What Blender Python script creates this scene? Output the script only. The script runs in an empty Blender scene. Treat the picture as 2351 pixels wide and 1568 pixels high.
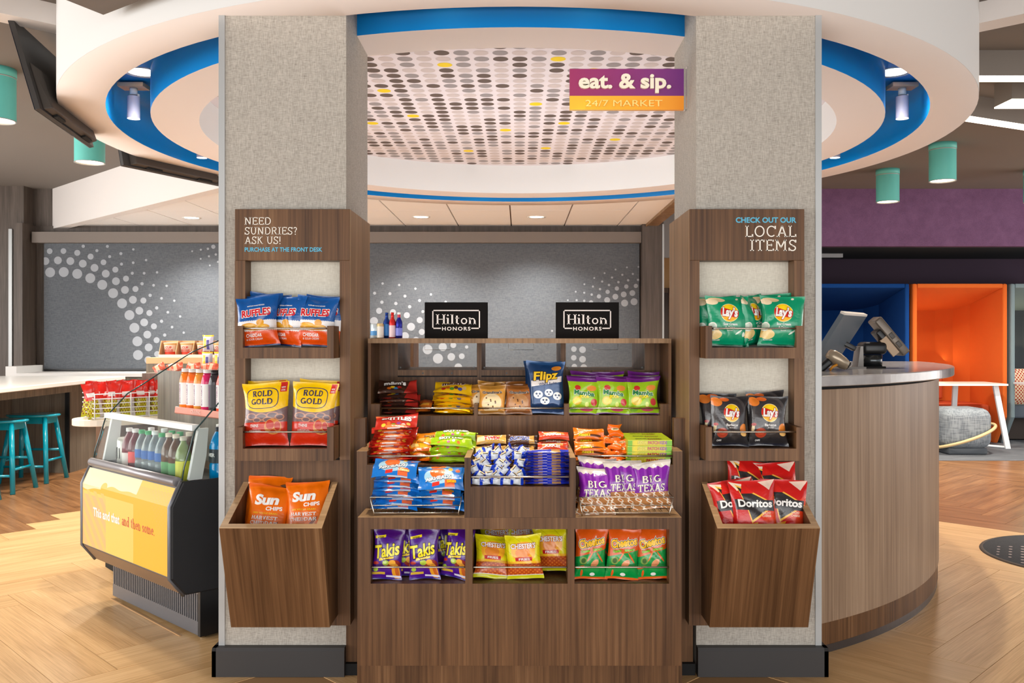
import bpy, bmesh, math, random
from mathutils import Vector, Matrix, noise
PI = math.pi
sin, cos = math.sin, math.cos
# ------------------------------------------------------------------ camera, light, exposure
F, X0, Y0, H = 2050.0, 1193.0, 773.0, 1.32          # focal length in px (2351 wide), principal column, horizon row, eye height
SC = bpy.context.scene
COL = SC.collection
cam = bpy.data.cameras.new('camera'); cam.sensor_width = 36.0; cam.lens = F / 2351 * 36
cam.shift_x = -(X0 - 1175.5) / 2351; cam.shift_y = (Y0 - 784) / 2351
cam.clip_end = 100
co = bpy.data.objects.new('camera', cam); COL.objects.link(co)
co.location = (0, 0, H); co.rotation_euler = (PI / 2, 0, 0)
SC.camera = co
vs = SC.view_settings
vs.view_transform = 'Standard'; vs.look = 'None'; vs.gamma = 1.0; vs.use_curve_mapping = False
vs.exposure = 0.0
wd = bpy.data.worlds.new('daylight'); SC.world = wd; wd.use_nodes = True
wd.node_tree.nodes['Background'].inputs[0].default_value = (0.93, 0.96, 1.0, 1)
wd.node_tree.nodes['Background'].inputs[1].default_value = 1.25

def lamp(kind, name, loc, energy, color=(1, .9, .78), size=.1, aim=None, **kw):
    l = bpy.data.lights.new(name, kind); l.energy = energy; l.color = color
    if kind == 'AREA':
        l.shape = 'RECTANGLE'; l.size = size[0]; l.size_y = size[1]
    elif kind in ('SPOT', 'POINT'):
        l.shadow_soft_size = size
    for k, v in kw.items(): setattr(l, k, v)
    o = bpy.data.objects.new(name, l); COL.objects.link(o); o.location = loc
    if aim is not None:
        o.rotation_euler = (Vector(aim) - Vector(loc)).to_track_quat('-Z', 'Y').to_euler()
    return o
# daylight through the lobby's glazed front, behind the camera, then added fills
lamp('AREA', 'window_daylight', (0, -3.4, 1.75), 200, (1, .985, .96), (13, 2.5), (0, 6, 1.3))
lamp('AREA', 'added_low_fill', (0, -3.6, .25), 195, (1, .97, .93), (13, .6), (0, 3.0, 2.8))  # added area light aimed up to brighten the soffits; nothing is built outside
lamp('AREA', 'added_side_fill', (-7.2, 2.0, 1.7), 230, (1, .98, .95), (5, 2.4), (0, 4, 1.0))  # added light from the left for modelling on the bags; no window built
lamp('AREA', 'added_ceiling_fill', (0, 5.9, .75), 42, (.94, .96, 1), (1.6, 1.4), (0, 5.9, 3))  # added uplight, hidden behind the display to brighten the ceiling disc
lamp('AREA', 'added_side_fill', (8.5, 7.4, 1.55), 150, (1, .97, .94), (5, 2.3), (4, 8.2, 1.5))  # added to brighten the rear right; the wall there has no window
lamp('AREA', 'added_side_fill', (-7.4, 7.2, 1.5), 190, (1, .97, .94), (4, 2.2), (-3, 8.2, 1.6))  # added to brighten the rear left, in front of a solid wall

def W(px, py, Y): return Vector(((px - X0) / F * Y, Y, H + (Y0 - py) / F * Y))
def wx(px, Y): return (px - X0) / F * Y
def wz(py, Y): return H + (Y0 - py) / F * Y
def G(px, py):                                       # a floor point seen at a pixel
    Y = H * F / (py - Y0); return (wx(px, Y), Y)
# ------------------------------------------------------------------ materials
def lin(c):
    c = c / 255.0
    return c / 12.92 if c <= .04045 else ((c + .055) / 1.055) ** 2.4
def rgb(c): return (lin(c[0]), lin(c[1]), lin(c[2]), 1.0)
MATS = {}
def newmat(name):
    m = bpy.data.materials.new(name); m.use_nodes = True; MATS[name] = m
    return m, m.node_tree, m.node_tree.nodes['Principled BSDF']
def mat(name, c, rough=.5, metal=0.0, spec=.5, coat=0, emit=0, alpha=None, trans=0, ior=1.45, bump=None):
    if name in MATS: return MATS[name]
    m, nt, b = newmat(name)
    b.inputs['Base Color'].default_value = rgb(c)
    b.inputs['Roughness'].default_value = rough
    b.inputs['Metallic'].default_value = metal
    b.inputs['Specular IOR Level'].default_value = spec
    b.inputs['Coat Weight'].default_value = coat
    b.inputs['IOR'].default_value = ior
    if trans: b.inputs['Transmission Weight'].default_value = trans
    if emit:
        b.inputs['Emission Color'].default_value = rgb(c); b.inputs['Emission Strength'].default_value = emit
    if bump:
        add_bump(nt, b, *bump)
    return m
def add_bump(nt, b, scale, strength, stretch=(1, 1, 1), dist=.01):
    tc = nt.nodes.new('ShaderNodeTexCoord'); mp = nt.nodes.new('ShaderNodeMapping'); mp.inputs['Scale'].default_value = stretch
    n = nt.nodes.new('ShaderNodeTexNoise'); n.inputs['Scale'].default_value = scale; n.inputs['Detail'].default_value = 3; n.inputs['Distortion'].default_value = .6
    bp = nt.nodes.new('ShaderNodeBump'); bp.inputs['Strength'].default_value = strength; bp.inputs['Distance'].default_value = dist
    nt.links.new(tc.outputs['Object'], mp.inputs[0]); nt.links.new(mp.outputs[0], n.inputs['Vector'])
    nt.links.new(n.outputs['Fac'], bp.inputs['Height']); nt.links.new(bp.outputs[0], b.inputs['Normal'])
def wood(name, dark, mid, light, stretch=(1, 1, .05), scale=9, rough=.42, fine=1.0, contrast=1.0, spec=.25):
    m, nt, b = newmat(name); N = nt.nodes; Lk = nt.links
    tc = N.new('ShaderNodeTexCoord'); oi = N.new('ShaderNodeObjectInfo')
    vm = N.new('ShaderNodeVectorMath'); vm.operation = 'MULTIPLY_ADD'
    cx = N.new('ShaderNodeCombineXYZ'); ml = N.new('ShaderNodeMath'); ml.operation = 'MULTIPLY'; ml.inputs[1].default_value = 7.3
    Lk.new(oi.outputs['Random'], ml.inputs[0])
    for i in range(3): Lk.new(ml.outputs[0], cx.inputs[i])
    vm.inputs[1].default_value = (1, 1, 1)
    Lk.new(tc.outputs['Object'], vm.inputs[0]); Lk.new(cx.outputs[0], vm.inputs[2])
    def nz(sc, st, det, dist=0.0):
        mp = N.new('ShaderNodeMapping'); mp.inputs['Scale'].default_value = st
        n = N.new('ShaderNodeTexNoise'); n.inputs['Scale'].default_value = sc; n.inputs['Detail'].default_value = det
        n.inputs['Distortion'].default_value = dist; n.inputs['Roughness'].default_value = .6
        Lk.new(vm.outputs[0], mp.inputs[0]); Lk.new(mp.outputs[0], n.inputs['Vector']); return n.outputs['Fac']
    a = nz(scale, stretch, 4, .35); c = nz(scale * 11 * fine, tuple(s if s >= .5 else s * .35 for s in stretch), 5)
    d = nz(scale * .35, tuple(1 if s >= .5 else .35 for s in stretch), 2, 1.0)
    mx = N.new('ShaderNodeMath'); mx.operation = 'MULTIPLY_ADD'; mx.inputs[1].default_value = .42
    Lk.new(c, mx.inputs[0])
    m2 = N.new('ShaderNodeMath'); m2.operation = 'MULTIPLY'; m2.inputs[1].default_value = .38; Lk.new(a, m2.inputs[0])
    Lk.new(m2.outputs[0], mx.inputs[2])
    m3 = N.new('ShaderNodeMath'); m3.operation = 'MULTIPLY_ADD'; m3.inputs[1].default_value = .12
    Lk.new(d, m3.inputs[0]); Lk.new(mx.outputs[0], m3.inputs[2])
    r = N.new('ShaderNodeValToRGB'); e = r.color_ramp.elements
    w_ = .17 / contrast
    e[0].position = .5 - w_; e[0].color = rgb(dark); e[1].position = .5 + w_; e[1].color = rgb(light)
    x = e.new(.5); x.color = rgb(mid)
    Lk.new(m3.outputs[0], r.inputs[0]); Lk.new(r.outputs[0], b.inputs['Base Color'])
    b.inputs['Roughness'].default_value = rough; b.inputs['Specular IOR Level'].default_value = spec
    bp = N.new('ShaderNodeBump'); bp.inputs['Strength'].default_value = .12; bp.inputs['Distance'].default_value = .002
    Lk.new(c, bp.inputs['Height']); Lk.new(bp.outputs[0], b.inputs['Normal'])
    return m
def weave(name, dark, light, sc=70, rough=.85, k=.5):
    m, nt, b = newmat(name); N = nt.nodes; Lk = nt.links
    tc = N.new('ShaderNodeTexCoord')
    outs = []
    for st in ((1, 1, .1), (.1, .1, 1)):
        mp = N.new('ShaderNodeMapping'); mp.inputs['Scale'].default_value = st
        n = N.new('ShaderNodeTexNoise'); n.inputs['Scale'].default_value = sc * 3; n.inputs['Detail'].default_value = 2
        Lk.new(tc.outputs['Object'], mp.inputs[0]); Lk.new(mp.outputs[0], n.inputs['Vector']); outs.append(n.outputs['Fac'])
    ad = N.new('ShaderNodeMath'); ad.operation = 'ADD'; Lk.new(outs[0], ad.inputs[0]); Lk.new(outs[1], ad.inputs[1])
    r = N.new('ShaderNodeValToRGB'); e = r.color_ramp.elements
    e[0].position = .5 - .24 * k; e[0].color = rgb(dark); e[1].position = .5 + .16 * k; e[1].color = rgb(light)
    hf = N.new('ShaderNodeMath'); hf.operation = 'MULTIPLY'; hf.inputs[1].default_value = .5
    Lk.new(ad.outputs[0], hf.inputs[0]); Lk.new(hf.outputs[0], r.inputs[0]); Lk.new(r.outputs[0], b.inputs['Base Color'])
    b.inputs['Roughness'].default_value = rough; b.inputs['Specular IOR Level'].default_value = .2
    return m
# small expression language over math nodes, for flat print
class E:
    def __init__(s, nt, sock): s.nt = nt; s.s = sock
    def op(s, o, *a):
        n = s.nt.nodes.new('ShaderNodeMath'); n.operation = o
        for i, v in enumerate((s,) + a):
            if isinstance(v, E): s.nt.links.new(v.s, n.inputs[i])
            else: n.inputs[i].default_value = v
        return E(s.nt, n.outputs[0])
    def __add__(s, o): return s.op('ADD', o)
    def __sub__(s, o): return s.op('SUBTRACT', o)
    def __mul__(s, o): return s.op('MULTIPLY', o)
    def __truediv__(s, o): return s.op('DIVIDE', o)
    def __lt__(s, o): return s.op('LESS_THAN', o)
    def __gt__(s, o): return s.op('GREATER_THAN', o)
    def abs(s): return s.op('ABSOLUTE')
    def sin(s): return s.op('SINE')
    def zig(s, f, a): return (s * f).op('PINGPONG', .5) * (2 * a)
def printmat(name, base, fn, rough=.28, coat=.3, metal=0.0, crinkle=(17, .8), aspect=1.0, emit=0):
    m, nt, b = newmat(name); N = nt.nodes; Lk = nt.links
    uv = N.new('ShaderNodeUVMap'); uv.uv_map = 'UVMap'; sp = N.new('ShaderNodeSeparateXYZ'); Lk.new(uv.outputs[0], sp.inputs[0])
    u, v = E(nt, sp.outputs[0]), E(nt, sp.outputs[1])
    st = {'c': None}
    cur = N.new('ShaderNodeRGB'); cur.outputs[0].default_value = rgb(base); st['c'] = cur.outputs[0]
    def add(mask, c):
        mx = N.new('ShaderNodeMix'); mx.data_type = 'RGBA'
        Lk.new(mask.s, mx.inputs['Factor']); Lk.new(st['c'], mx.inputs['A']); mx.inputs['B'].default_value = rgb(c)
        st['c'] = mx.outputs['Result']
    def ell(cx, cy, rx, ry, rot=0):
        du, dv = u - cx, (v - cy)
        if rot:
            c_, s_ = cos(rot), sin(rot); k = aspect
            a = du * c_ + dv * (s_ * k); d = dv * c_ + du * (-s_ / k)
            du, dv = a, d
        a = du / rx; d = dv / ry
        return (a * a + d * d) < 1
    def tri(p0, p1, p2):
        mk = None; P = (p0, p1, p2)
        for i in range(3):
            (x0, y0), (x1, y1) = P[i], P[(i + 1) % 3]
            h = ((v - y0) * (x1 - x0) - (u - x0) * (y1 - y0)) > 0
            mk = h if mk is None else mk * h
        return mk
    def rect(x0, x1, y0, y1, sl=0):
        w = v - u * sl if sl else v
        return (u > x0) * (u < x1) * (w > y0) * (w < y1)
    fn(u, v, add, ell, tri, rect)
    Lk.new(st['c'], b.inputs['Base Color'])
    b.inputs['Roughness'].default_value = rough; b.inputs['Coat Weight'].default_value = coat; b.inputs['Coat Roughness'].default_value = .12
    b.inputs['Metallic'].default_value = metal
    if emit: Lk.new(st['c'], b.inputs['Emission Color']); b.inputs['Emission Strength'].default_value = emit
    if crinkle: add_bump(nt, b, crinkle[0], crinkle[1], dist=.006)
    return m
# ------------------------------------------------------------------ mesh builder
class MB:
    def __init__(s): s.v = []; s.f = []; s.m = []; s.uv = {}; s.sm = set()
    def add(s, vs, fs, mi=0, smooth=False, uvs=None):
        n = len(s.v); s.v += [tuple(p) for p in vs]
        for k, f in enumerate(fs):
            if smooth: s.sm.add(len(s.f))
            if uvs is not None: s.uv[len(s.f)] = [uvs[i] for i in f]
            s.f.append([i + n for i in f]); s.m.append(mi)
        return s
    def box(s, x0, x1, y0, y1, z0, z1, mi=0):
        if x0 > x1: x0, x1 = x1, x0
        if y0 > y1: y0, y1 = y1, y0
        if z0 > z1: z0, z1 = z1, z0
        v = [(x0, y0, z0), (x1, y0, z0), (x1, y1, z0), (x0, y1, z0), (x0, y0, z1), (x1, y0, z1), (x1, y1, z1), (x0, y1, z1)]
        f = [(0, 3, 2, 1), (4, 5, 6, 7), (0, 1, 5, 4), (1, 2, 6, 5), (2, 3, 7, 6), (3, 0, 4, 7)]
        return s.add(v, f, mi)
    def prism(s, pts, a0, a1, axis='X', mi=0, fn=None):
        """pts: 2D loop in the plane across the axis, swept from a0 to a1"""
        def P(p, a):
            q = (a, p[0], p[1]) if axis == 'X' else (p[0], a, p[1]) if axis == 'Y' else (p[0], p[1], a)
            return fn(q) if fn else q
        n = len(pts)
        v = [P(p, a0) for p in pts] + [P(p, a1) for p in pts]
        f = [tuple(range(n))[::-1], tuple(range(n, 2 * n))] + [(i, (i + 1) % n, n + (i + 1) % n, n + i) for i in range(n)]
        return s.add(v, f, mi)
    def hexa(s, P, mi=0):                     # eight corners: bottom loop then top loop
        return s.add(P, [(3, 2, 1, 0), (4, 5, 6, 7), (0, 1, 5, 4), (1, 2, 6, 5), (2, 3, 7, 6), (3, 0, 4, 7)], mi)
    def cyl(s, c, r, h, n=24, mi=0, axis='Z', r2=None, smooth=True, caps=True):
        r2 = r if r2 is None else r2; v = []
        for k, (rr, hh) in enumerate(((r, 0), (r2, h))):
            for i in range(n):
                a = 2 * PI * i / n; p = (rr * cos(a), rr * sin(a), hh)
                if axis == 'X': p = (p[2], p[0], p[1])
                if axis == 'Y': p = (p[1], p[2], p[0])
                v.append((c[0] + p[0], c[1] + p[1], c[2] + p[2]))
        s.add(v, [(i, (i + 1) % n, n + (i + 1) % n, n + i) for i in range(n)], mi, smooth)
        if caps:
            m_ = len(s.v) - 2 * n
            s.f.append([m_ + i for i in range(n)][::-1]); s.m.append(mi); s.f.append([m_ + n + i for i in range(n)]); s.m.append(mi)
        return s
    def lathe(s, prof, c=(0, 0, 0), n=32, mi=0, a0=0, a1=2 * PI, smooth=True):
        full = abs(a1 - a0 - 2 * PI) < 1e-6; k = n if full else n + 1; v = []
        for i in range(k):
            a = a0 + (a1 - a0) * i / n
            for r, z in prof: v.append((c[0] + r * cos(a), c[1] + r * sin(a), c[2] + z))
        p = len(prof); f = []
        for i in range(n):
            j = (i + 1) % k
            for q in range(p - 1): f.append((i * p + q, j * p + q, j * p + q + 1, i * p + q + 1))
        return s.add(v, f, mi, smooth)
    def tube(s, pts, r, n=8, mi=0, closed=False, caps=True):
        pts = [Vector(p) for p in pts]; m_ = len(pts); v = []
        up = Vector((0, 0, 1))
        for i, p in enumerate(pts):
            a = pts[(i - 1) % m_] if (closed or i > 0) else p; b = pts[(i + 1) % m_] if (closed or i < m_ - 1) else p
            d = (b - a).normalized()
            ref = up if abs(d.dot(up)) < .9 else Vector((1, 0, 0))
            x = d.cross(ref).normalized(); y = d.cross(x)
            for k in range(n):
                t = 2 * PI * k / n; v.append(p + x * r * cos(t) + y * r * sin(t))
        f = []
        for i in range(m_ if closed else m_ - 1):
            j = (i + 1) % m_
            for k in range(n): f.append((i * n + k, i * n + (k + 1) % n, j * n + (k + 1) % n, j * n + k))
        s.add(v, f, mi, True)
        if not closed and caps:
            b_ = len(s.v) - m_ * n
            s.f.append([b_ + k for k in range(n)][::-1]); s.m.append(mi)
            s.f.append([b_ + (m_ - 1) * n + k for k in range(n)]); s.m.append(mi)
        return s
    def disc(s, c, r, n=20, mi=0, axis='Z', ry=None):
        ry = r if ry is None else ry; v = []
        for i in range(n):
            a = 2 * PI * i / n; p = (r * cos(a), ry * sin(a))
            v.append((c[0] + p[0], c[1] + p[1], c[2]) if axis == 'Z' else (c[0] + p[0], c[1], c[2] + p[1]) if axis == 'Y' else (c[0], c[1] + p[0], c[2] + p[1]))
        return s.add(v, [tuple(range(n))], mi)
    def rbox(s, x0, x1, y0, y1, z0, z1, r, n=3, mi=0):   # box with rounded vertical-section edges (all edges softened)
        bm = bmesh.new(); bmesh.ops.create_cube(bm, size=1)
        for v in bm.verts:
            v.co = Vector(((x0 + x1) / 2 + v.co.x * abs(x1 - x0), (y0 + y1) / 2 + v.co.y * abs(y1 - y0), (z0 + z1) / 2 + v.co.z * abs(z1 - z0)))
        bmesh.ops.bevel(bm, geom=bm.edges[:], offset=r, segments=n, profile=.5, affect='EDGES')
        bm.verts.index_update()
        s.add([v.co[:] for v in bm.verts], [[v.index for v in f.verts] for f in bm.faces], mi, True); bm.free(); return s
    def xf(s, M):
        s.v = [tuple(M @ Vector(p)) for p in s.v]; return s
    def mesh(s, name, mats):
        me = bpy.data.meshes.new(name); me.from_pydata(s.v, [], s.f)
        for m in mats: me.materials.append(m)
        if any(s.m): me.polygons.foreach_set('material_index', s.m)
        if s.sm: me.polygons.foreach_set('use_smooth', [i in s.sm for i in range(len(s.f))])
        if s.uv:
            ul = me.uv_layers.new(name='UVMap')
            for p in me.polygons:
                if p.index in s.uv:
                    for li, c in zip(p.loop_indices, s.uv[p.index]): ul.data[li].uv = c
        me.update(); return me
def tag(o, label=None, cat=None, group=None, kind=None):
    if label: o['label'] = label
    if cat: o['category'] = cat
    if group: o['group'] = group
    if kind: o['kind'] = kind
    return o
def empty(name, loc, label=None, cat=None, group=None, kind=None, rz=0):
    o = bpy.data.objects.new(name, None); o.empty_display_size = .05; COL.objects.link(o)
    o.location = loc; o.rotation_euler = (0, 0, rz)
    return tag(o, label, cat, group, kind)
def wpos(p):
    v = Vector((0, 0, 0))
    while p is not None: v += Vector(p.location); p = p.parent
    return v
def put(name, mb, mats, parent=None, loc=None, local=False, bevel=0, **kw):
    """link a mesh; its builder is in world coordinates unless local; origin at parent's base or at loc"""
    if not isinstance(mats, (list, tuple)): mats = [mats]
    base = Vector((0, 0, 0))
    if not local:
        if loc is not None: base = Vector(loc)
        elif parent is not None: base = wpos(parent)
        mb.v = [(p[0] - base.x, p[1] - base.y, p[2] - base.z) for p in mb.v]
    o = bpy.data.objects.new(name, mb.mesh(name, mats)); COL.objects.link(o)
    if parent is not None:
        o.parent = parent
        o.location = (base - wpos(parent)) if not local else (Vector(loc) if loc is not None else Vector((0, 0, 0)))
    else: o.location = base if not local else (Vector(loc) if loc is not None else Vector((0, 0, 0)))
    if bevel:
        b = o.modifiers.new('bevel', 'BEVEL'); b.width = bevel; b.segments = 2; b.limit_method = 'ANGLE'; b.angle_limit = .7
    return tag(o, **kw)
def copytree(o, parent=None):
    c = o.copy(); COL.objects.link(c)
    if parent is not None: c.parent = parent
    for ch in o.children: copytree(ch, c)
    return c
# ------------------------------------------------------------------ lettering
TC = {}
def textmesh(s, bold=0.0, shear=0.0, space=1.0):
    k = (s, bold, shear, space)
    if k in TC: return TC[k]
    c = bpy.data.curves.new('t', 'FONT'); c.body = s; c.size = 1; c.offset = bold; c.shear = shear; c.space_character = space
    c.align_x = 'CENTER'; c.fill_mode = 'FRONT'; c.resolution_u = 3
    o = bpy.data.objects.new('t', c); me = bpy.data.meshes.new_from_object(o)
    V = [(v.co.x, v.co.y) for v in me.vertices]; Fc = [tuple(p.vertices) for p in me.polygons]
    bpy.data.objects.remove(o); bpy.data.curves.remove(c); bpy.data.meshes.remove(me)
    if V:
        xs = [p[0] for p in V]; cx = (min(xs) + max(xs)) / 2; V = [(p[0] - cx, p[1]) for p in V]
    TC[k] = (V, Fc); return TC[k]
# slab-serif stroke letters; cap height 1, strokes l(x0,y0,x1,y1) a(cx,cy,rx,ry,deg0,deg1) s(x,y,half serif)
SL = {
 'A': (.86, 'l.12,0,.43,1 l.74,0,.43,1 l.24,.34,.62,.34 s.12,0,.13 s.74,0,.13'),
 'B': (.72, 'l.14,0,.14,1 l.14,1,.4,1 l.14,.53,.42,.53 l.14,0,.42,0 a.4,.765,.22,.235,-90,90 a.42,.265,.25,.265,-90,90'),
 'C': (.8, 'a.44,.5,.36,.5,48,312 l.74,.98,.74,.7'),
 'D': (.82, 'l.14,0,.14,1 l.04,1,.38,1 l.04,0,.38,0 a.38,.5,.36,.5,-90,90'),
 'E': (.7, 'l.14,0,.14,1 l.04,1,.62,1 l.14,.52,.48,.52 l.04,0,.64,0 l.62,1,.62,.82 l.64,0,.64,.2 l.48,.42,.48,.62'),
 'G': (.84, 'a.44,.5,.36,.5,48,330 l.76,.42,.76,.05 l.52,.42,.84,.42'),
 'H': (.86, 'l.16,0,.16,1 l.7,0,.7,1 l.16,.5,.7,.5 s.16,0,.14 s.16,1,.14 s.7,0,.14 s.7,1,.14'),
 'I': (.42, 'l.2,0,.2,1 s.2,0,.16 s.2,1,.16'),
 'K': (.8, 'l.16,0,.16,1 l.16,.42,.62,1 l.32,.6,.68,0 s.16,0,.13 s.16,1,.13 s.62,1,.12 s.68,0,.12'),
 'L': (.68, 'l.16,0,.16,1 l.04,0,.6,0 l.6,0,.6,.24 s.16,1,.13'),
 'M': (1.04, 'l.16,0,.16,1 l.16,1,.5,.3 l.5,.3,.84,1 l.84,0,.84,1 s.16,0,.13 s.84,0,.13 s.12,1,.08 s.88,1,.08'),
 'N': (.88, 'l.16,0,.16,1 l.16,1,.7,0 l.7,0,.7,1 s.16,0,.13 s.7,1,.13 s.12,1,.08'),
 'O': (.88, 'a.43,.5,.37,.5,0,360'),
 'R': (.8, 'l.14,0,.14,1 l.04,1,.42,1 l.14,.5,.42,.5 a.42,.75,.22,.25,-90,90 l.4,.5,.66,0 s.14,0,.12 s.68,0,.1'),
 'S': (.68, 'a.34,.74,.24,.26,20,270 a.34,.24,.26,.26,-160,90 l.6,.98,.6,.74 l.07,.02,.07,.28'),
 'T': (.76, 'l.37,0,.37,1 l.06,1,.68,1 l.06,1,.06,.78 l.68,1,.68,.78 s.37,0,.16'),
 'U': (.86, 'l.16,.35,.16,1 l.7,.35,.7,1 a.43,.35,.27,.35,180,360 s.16,1,.13 s.7,1,.13'),
 'V': (.8, 'l.14,1,.4,0 l.66,1,.4,0 s.14,1,.12 s.66,1,.12'),
 'X': (.8, 'l.14,1,.66,0 l.66,1,.14,0 s.14,1,.12 s.66,1,.12 s.14,0,.12 s.66,0,.12'),
 '?': (.56, 'a.26,.76,.2,.24,-80,160 l.28,.5,.28,.28 d.28,.04,.09'),
 '!': (.32, 'l.14,1,.14,.3 d.14,.04,.09'), '.': (.3, 'd.12,.05,.09'), ' ': (.36, ''),
 'a': (.62, 'a.3,.2,.2,.2,0,360 l.5,0,.5,.5 a.3,.46,.2,.2,0,150 s.55,0,.08'),
 'd': (.68, 'a.28,.32,.22,.32,0,360 l.5,0,.5,1 s.45,1,.09 s.55,0,.08'),
 'e': (.6, 'a.3,.32,.23,.32,0,315 l.08,.33,.53,.33'),
 'h': (.72, 'l.14,0,.14,1 a.34,.4,.2,.24,0,180 l.54,0,.54,.4 s.14,0,.1 s.1,1,.08 s.54,0,.1'),
 'i': (.34, 'l.15,0,.15,.62 s.15,0,.12 s.1,.62,.09 d.15,.9,.1'),
 'l': (.34, 'l.15,0,.15,1 s.15,0,.12 s.1,1,.09'),
 'm': (1.06, 'l.14,0,.14,.64 a.32,.4,.18,.24,0,180 l.5,0,.5,.4 a.68,.4,.18,.24,0,180 l.86,0,.86,.4 s.14,0,.1 s.5,0,.1 s.86,0,.1 s.1,.64,.08'),
 'n': (.72, 'l.14,0,.14,.64 a.34,.4,.2,.24,0,180 l.54,0,.54,.4 s.14,0,.11 s.54,0,.11 s.1,.64,.08'),
 'o': (.64, 'a.3,.32,.24,.32,0,360'),
 's': (.52, 'a.26,.46,.17,.18,20,270 a.26,.17,.18,.17,-160,90'),
 't': (.46, 'l.18,.12,.18,.86 l.04,.62,.38,.62 a.3,.14,.12,.14,180,300'),
}
def slabmesh(s, wt=.11, hs=None, track=0.06):
    """flat ribbons for a line of slab-serif letters, centred on x"""
    k = ('slab', s, wt, hs, track)
    if k in TC: return TC[k]
    V = []; Fc = []; x = 0; hs = hs or wt * .75
    def ribbon(pts, w):
        n = len(V)
        for i, p in enumerate(pts):
            a = pts[max(i - 1, 0)]; b = pts[min(i + 1, len(pts) - 1)]
            dx, dy = b[0] - a[0], b[1] - a[1]; L = math.hypot(dx, dy) or 1
            V.append((p[0] - dy / L * w / 2, p[1] + dx / L * w / 2)); V.append((p[0] + dy / L * w / 2, p[1] - dx / L * w / 2))
        for i in range(len(pts) - 1): Fc.append((n + 2 * i, n + 2 * i + 1, n + 2 * i + 3, n + 2 * i + 2))
    h = wt / 2
    for ch in s:
        adv, d = SL[ch]
        for t in d.split():
            q = [float(z) for z in t[1:].split(',')]
            cl = lambda y: min(max(y, hs / 2), 1 - hs / 2) if y in (0.0, 1.0) else y
            if t[0] == 'l':
                x0, y0, x1, y1 = q
                if y0 == y1: ribbon([(x + x0, cl(y0)), (x + x1, cl(y1))], hs)
                else: ribbon([(x + x0, y0), (x + x1, y1)], wt)
            elif t[0] == 's': ribbon([(x + q[0] - q[2], cl(q[1])), (x + q[0] + q[2], cl(q[1]))], hs)
            elif t[0] == 'a':
                cx, cy, rx, ry, a0, a1 = q; rx -= h * .3; ry -= h * .85; n = max(6, int(abs(a1 - a0) / 18))
                ribbon([(x + cx + rx * cos(math.radians(a0 + (a1 - a0) * i / n)), cy + ry * sin(math.radians(a0 + (a1 - a0) * i / n))) for i in range(n + 1)], (wt + hs) / 2)
            elif t[0] == 'd':
                n = len(V); V.extend([(x + q[0] + q[2] * .8 * cos(a * PI / 4), q[1] + q[2] * .8 * sin(a * PI / 4)) for a in range(8)]); Fc.append(tuple(range(n, n + 8)))
        x += adv + track
    V = [(p[0] - x / 2 + track / 2, p[1]) for p in V]
    TC[k] = (V, Fc); return TC[k]
def width(T): xs = [p[0] for p in T[0]]; return (max(xs) - min(xs)) if xs else 0
def letters(mb, T, size, cx, cy, plane, mi=0, lift=0.0, rot=0, fit=None, depth=0, align='c'):
    """lay flat letters: plane(x, y, lift) -> world point; fit = width in metres"""
    V, Fc = T
    if not V: return
    sx = size if fit is None else fit / width(T)
    x0 = cx if align == 'c' else (cx - sx * min(p[0] for p in V) if align == 'l' else cx - sx * max(p[0] for p in V))
    c_, s_ = cos(rot), sin(rot)
    P2 = [(x0 + p[0] * sx * c_ - p[1] * size * s_, cy + p[0] * sx * s_ + p[1] * size * c_) for p in V]
    A = [plane(p[0], p[1], lift + depth) for p in P2]
    mb.add(A, Fc, mi)
    if depth:
        n = len(A); edges = {}
        for f in Fc:
            for i in range(len(f)): edges[(f[i], f[(i + 1) % len(f)])] = 1
        B = [plane(p[0], p[1], lift) for p in P2]; q = []
        for (a, b) in edges:
            if (b, a) not in edges: q.append((a, b, b + n, a + n))
        mb.add(A + B, q, mi)
def front(Y):                                 # a vertical plane facing the camera
    return lambda x, y, l: (x, Y - l, y)
# ------------------------------------------------------------------ shared materials
M_white = mat('white_paint', (224, 224, 222), .7); M_soffit = mat('soffit_paint', (232, 221, 214), .75)
M_blue = mat('blue_paint', (0, 132, 205), .35); M_dark = mat('dark_ceiling_paint', (118, 110, 103), .9)
M_black = mat('black_plastic', (22, 22, 24), .35); M_soft = mat('matte_black', (14, 14, 15), .8)
M_alu = mat('brushed_aluminium', (172, 174, 174), .4, .25); M_steel = mat('steel_wire', (205, 198, 185), .22, 1)
M_glass = mat('clear_glass', (245, 250, 248), .03, trans=1, ior=1.03); M_acr = mat('clear_acrylic', (250, 252, 252), .05, trans=1, ior=1.05)
M_base = mat('charcoal_vinyl', (52, 50, 50), .5); M_grey = mat('grey_metal', (120, 120, 122), .4, .6)
M_lamp = mat('lamp_glow', (255, 236, 205), .5, emit=9); M_line = mat('line_light_glow', (255, 238, 214), .5, emit=6)
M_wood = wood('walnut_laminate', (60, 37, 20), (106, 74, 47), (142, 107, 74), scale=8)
M_woodw = wood('walnut_pale', (104, 80, 56), (148, 117, 86), (178, 148, 114), scale=9)  # paler walnut; on the tower sides it puts the spotlight into the colour
M_rim = wood('walnut_lit_edge', (146, 114, 78), (186, 150, 110), (208, 176, 138), stretch=(.08, 1, 1), scale=9)  # spotlight on rims, ledges and caps put into a lighter wood colour
M_desk = wood('ash_laminate', (120, 97, 78), (154, 130, 107), (182, 158, 134), scale=8, rough=.45)
M_wall = wood('dark_wall_laminate', (66, 58, 52), (88, 78, 71), (110, 100, 92), scale=16)
M_greyw = wood('grey_oak_laminate', (88, 80, 70), (124, 115, 102), (154, 144, 128), scale=9)
M_oak = wood('light_oak_plank', (188, 146, 96), (220, 180, 128), (238, 208, 162), stretch=(.07, 1, 1), scale=14, rough=.36)
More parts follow.
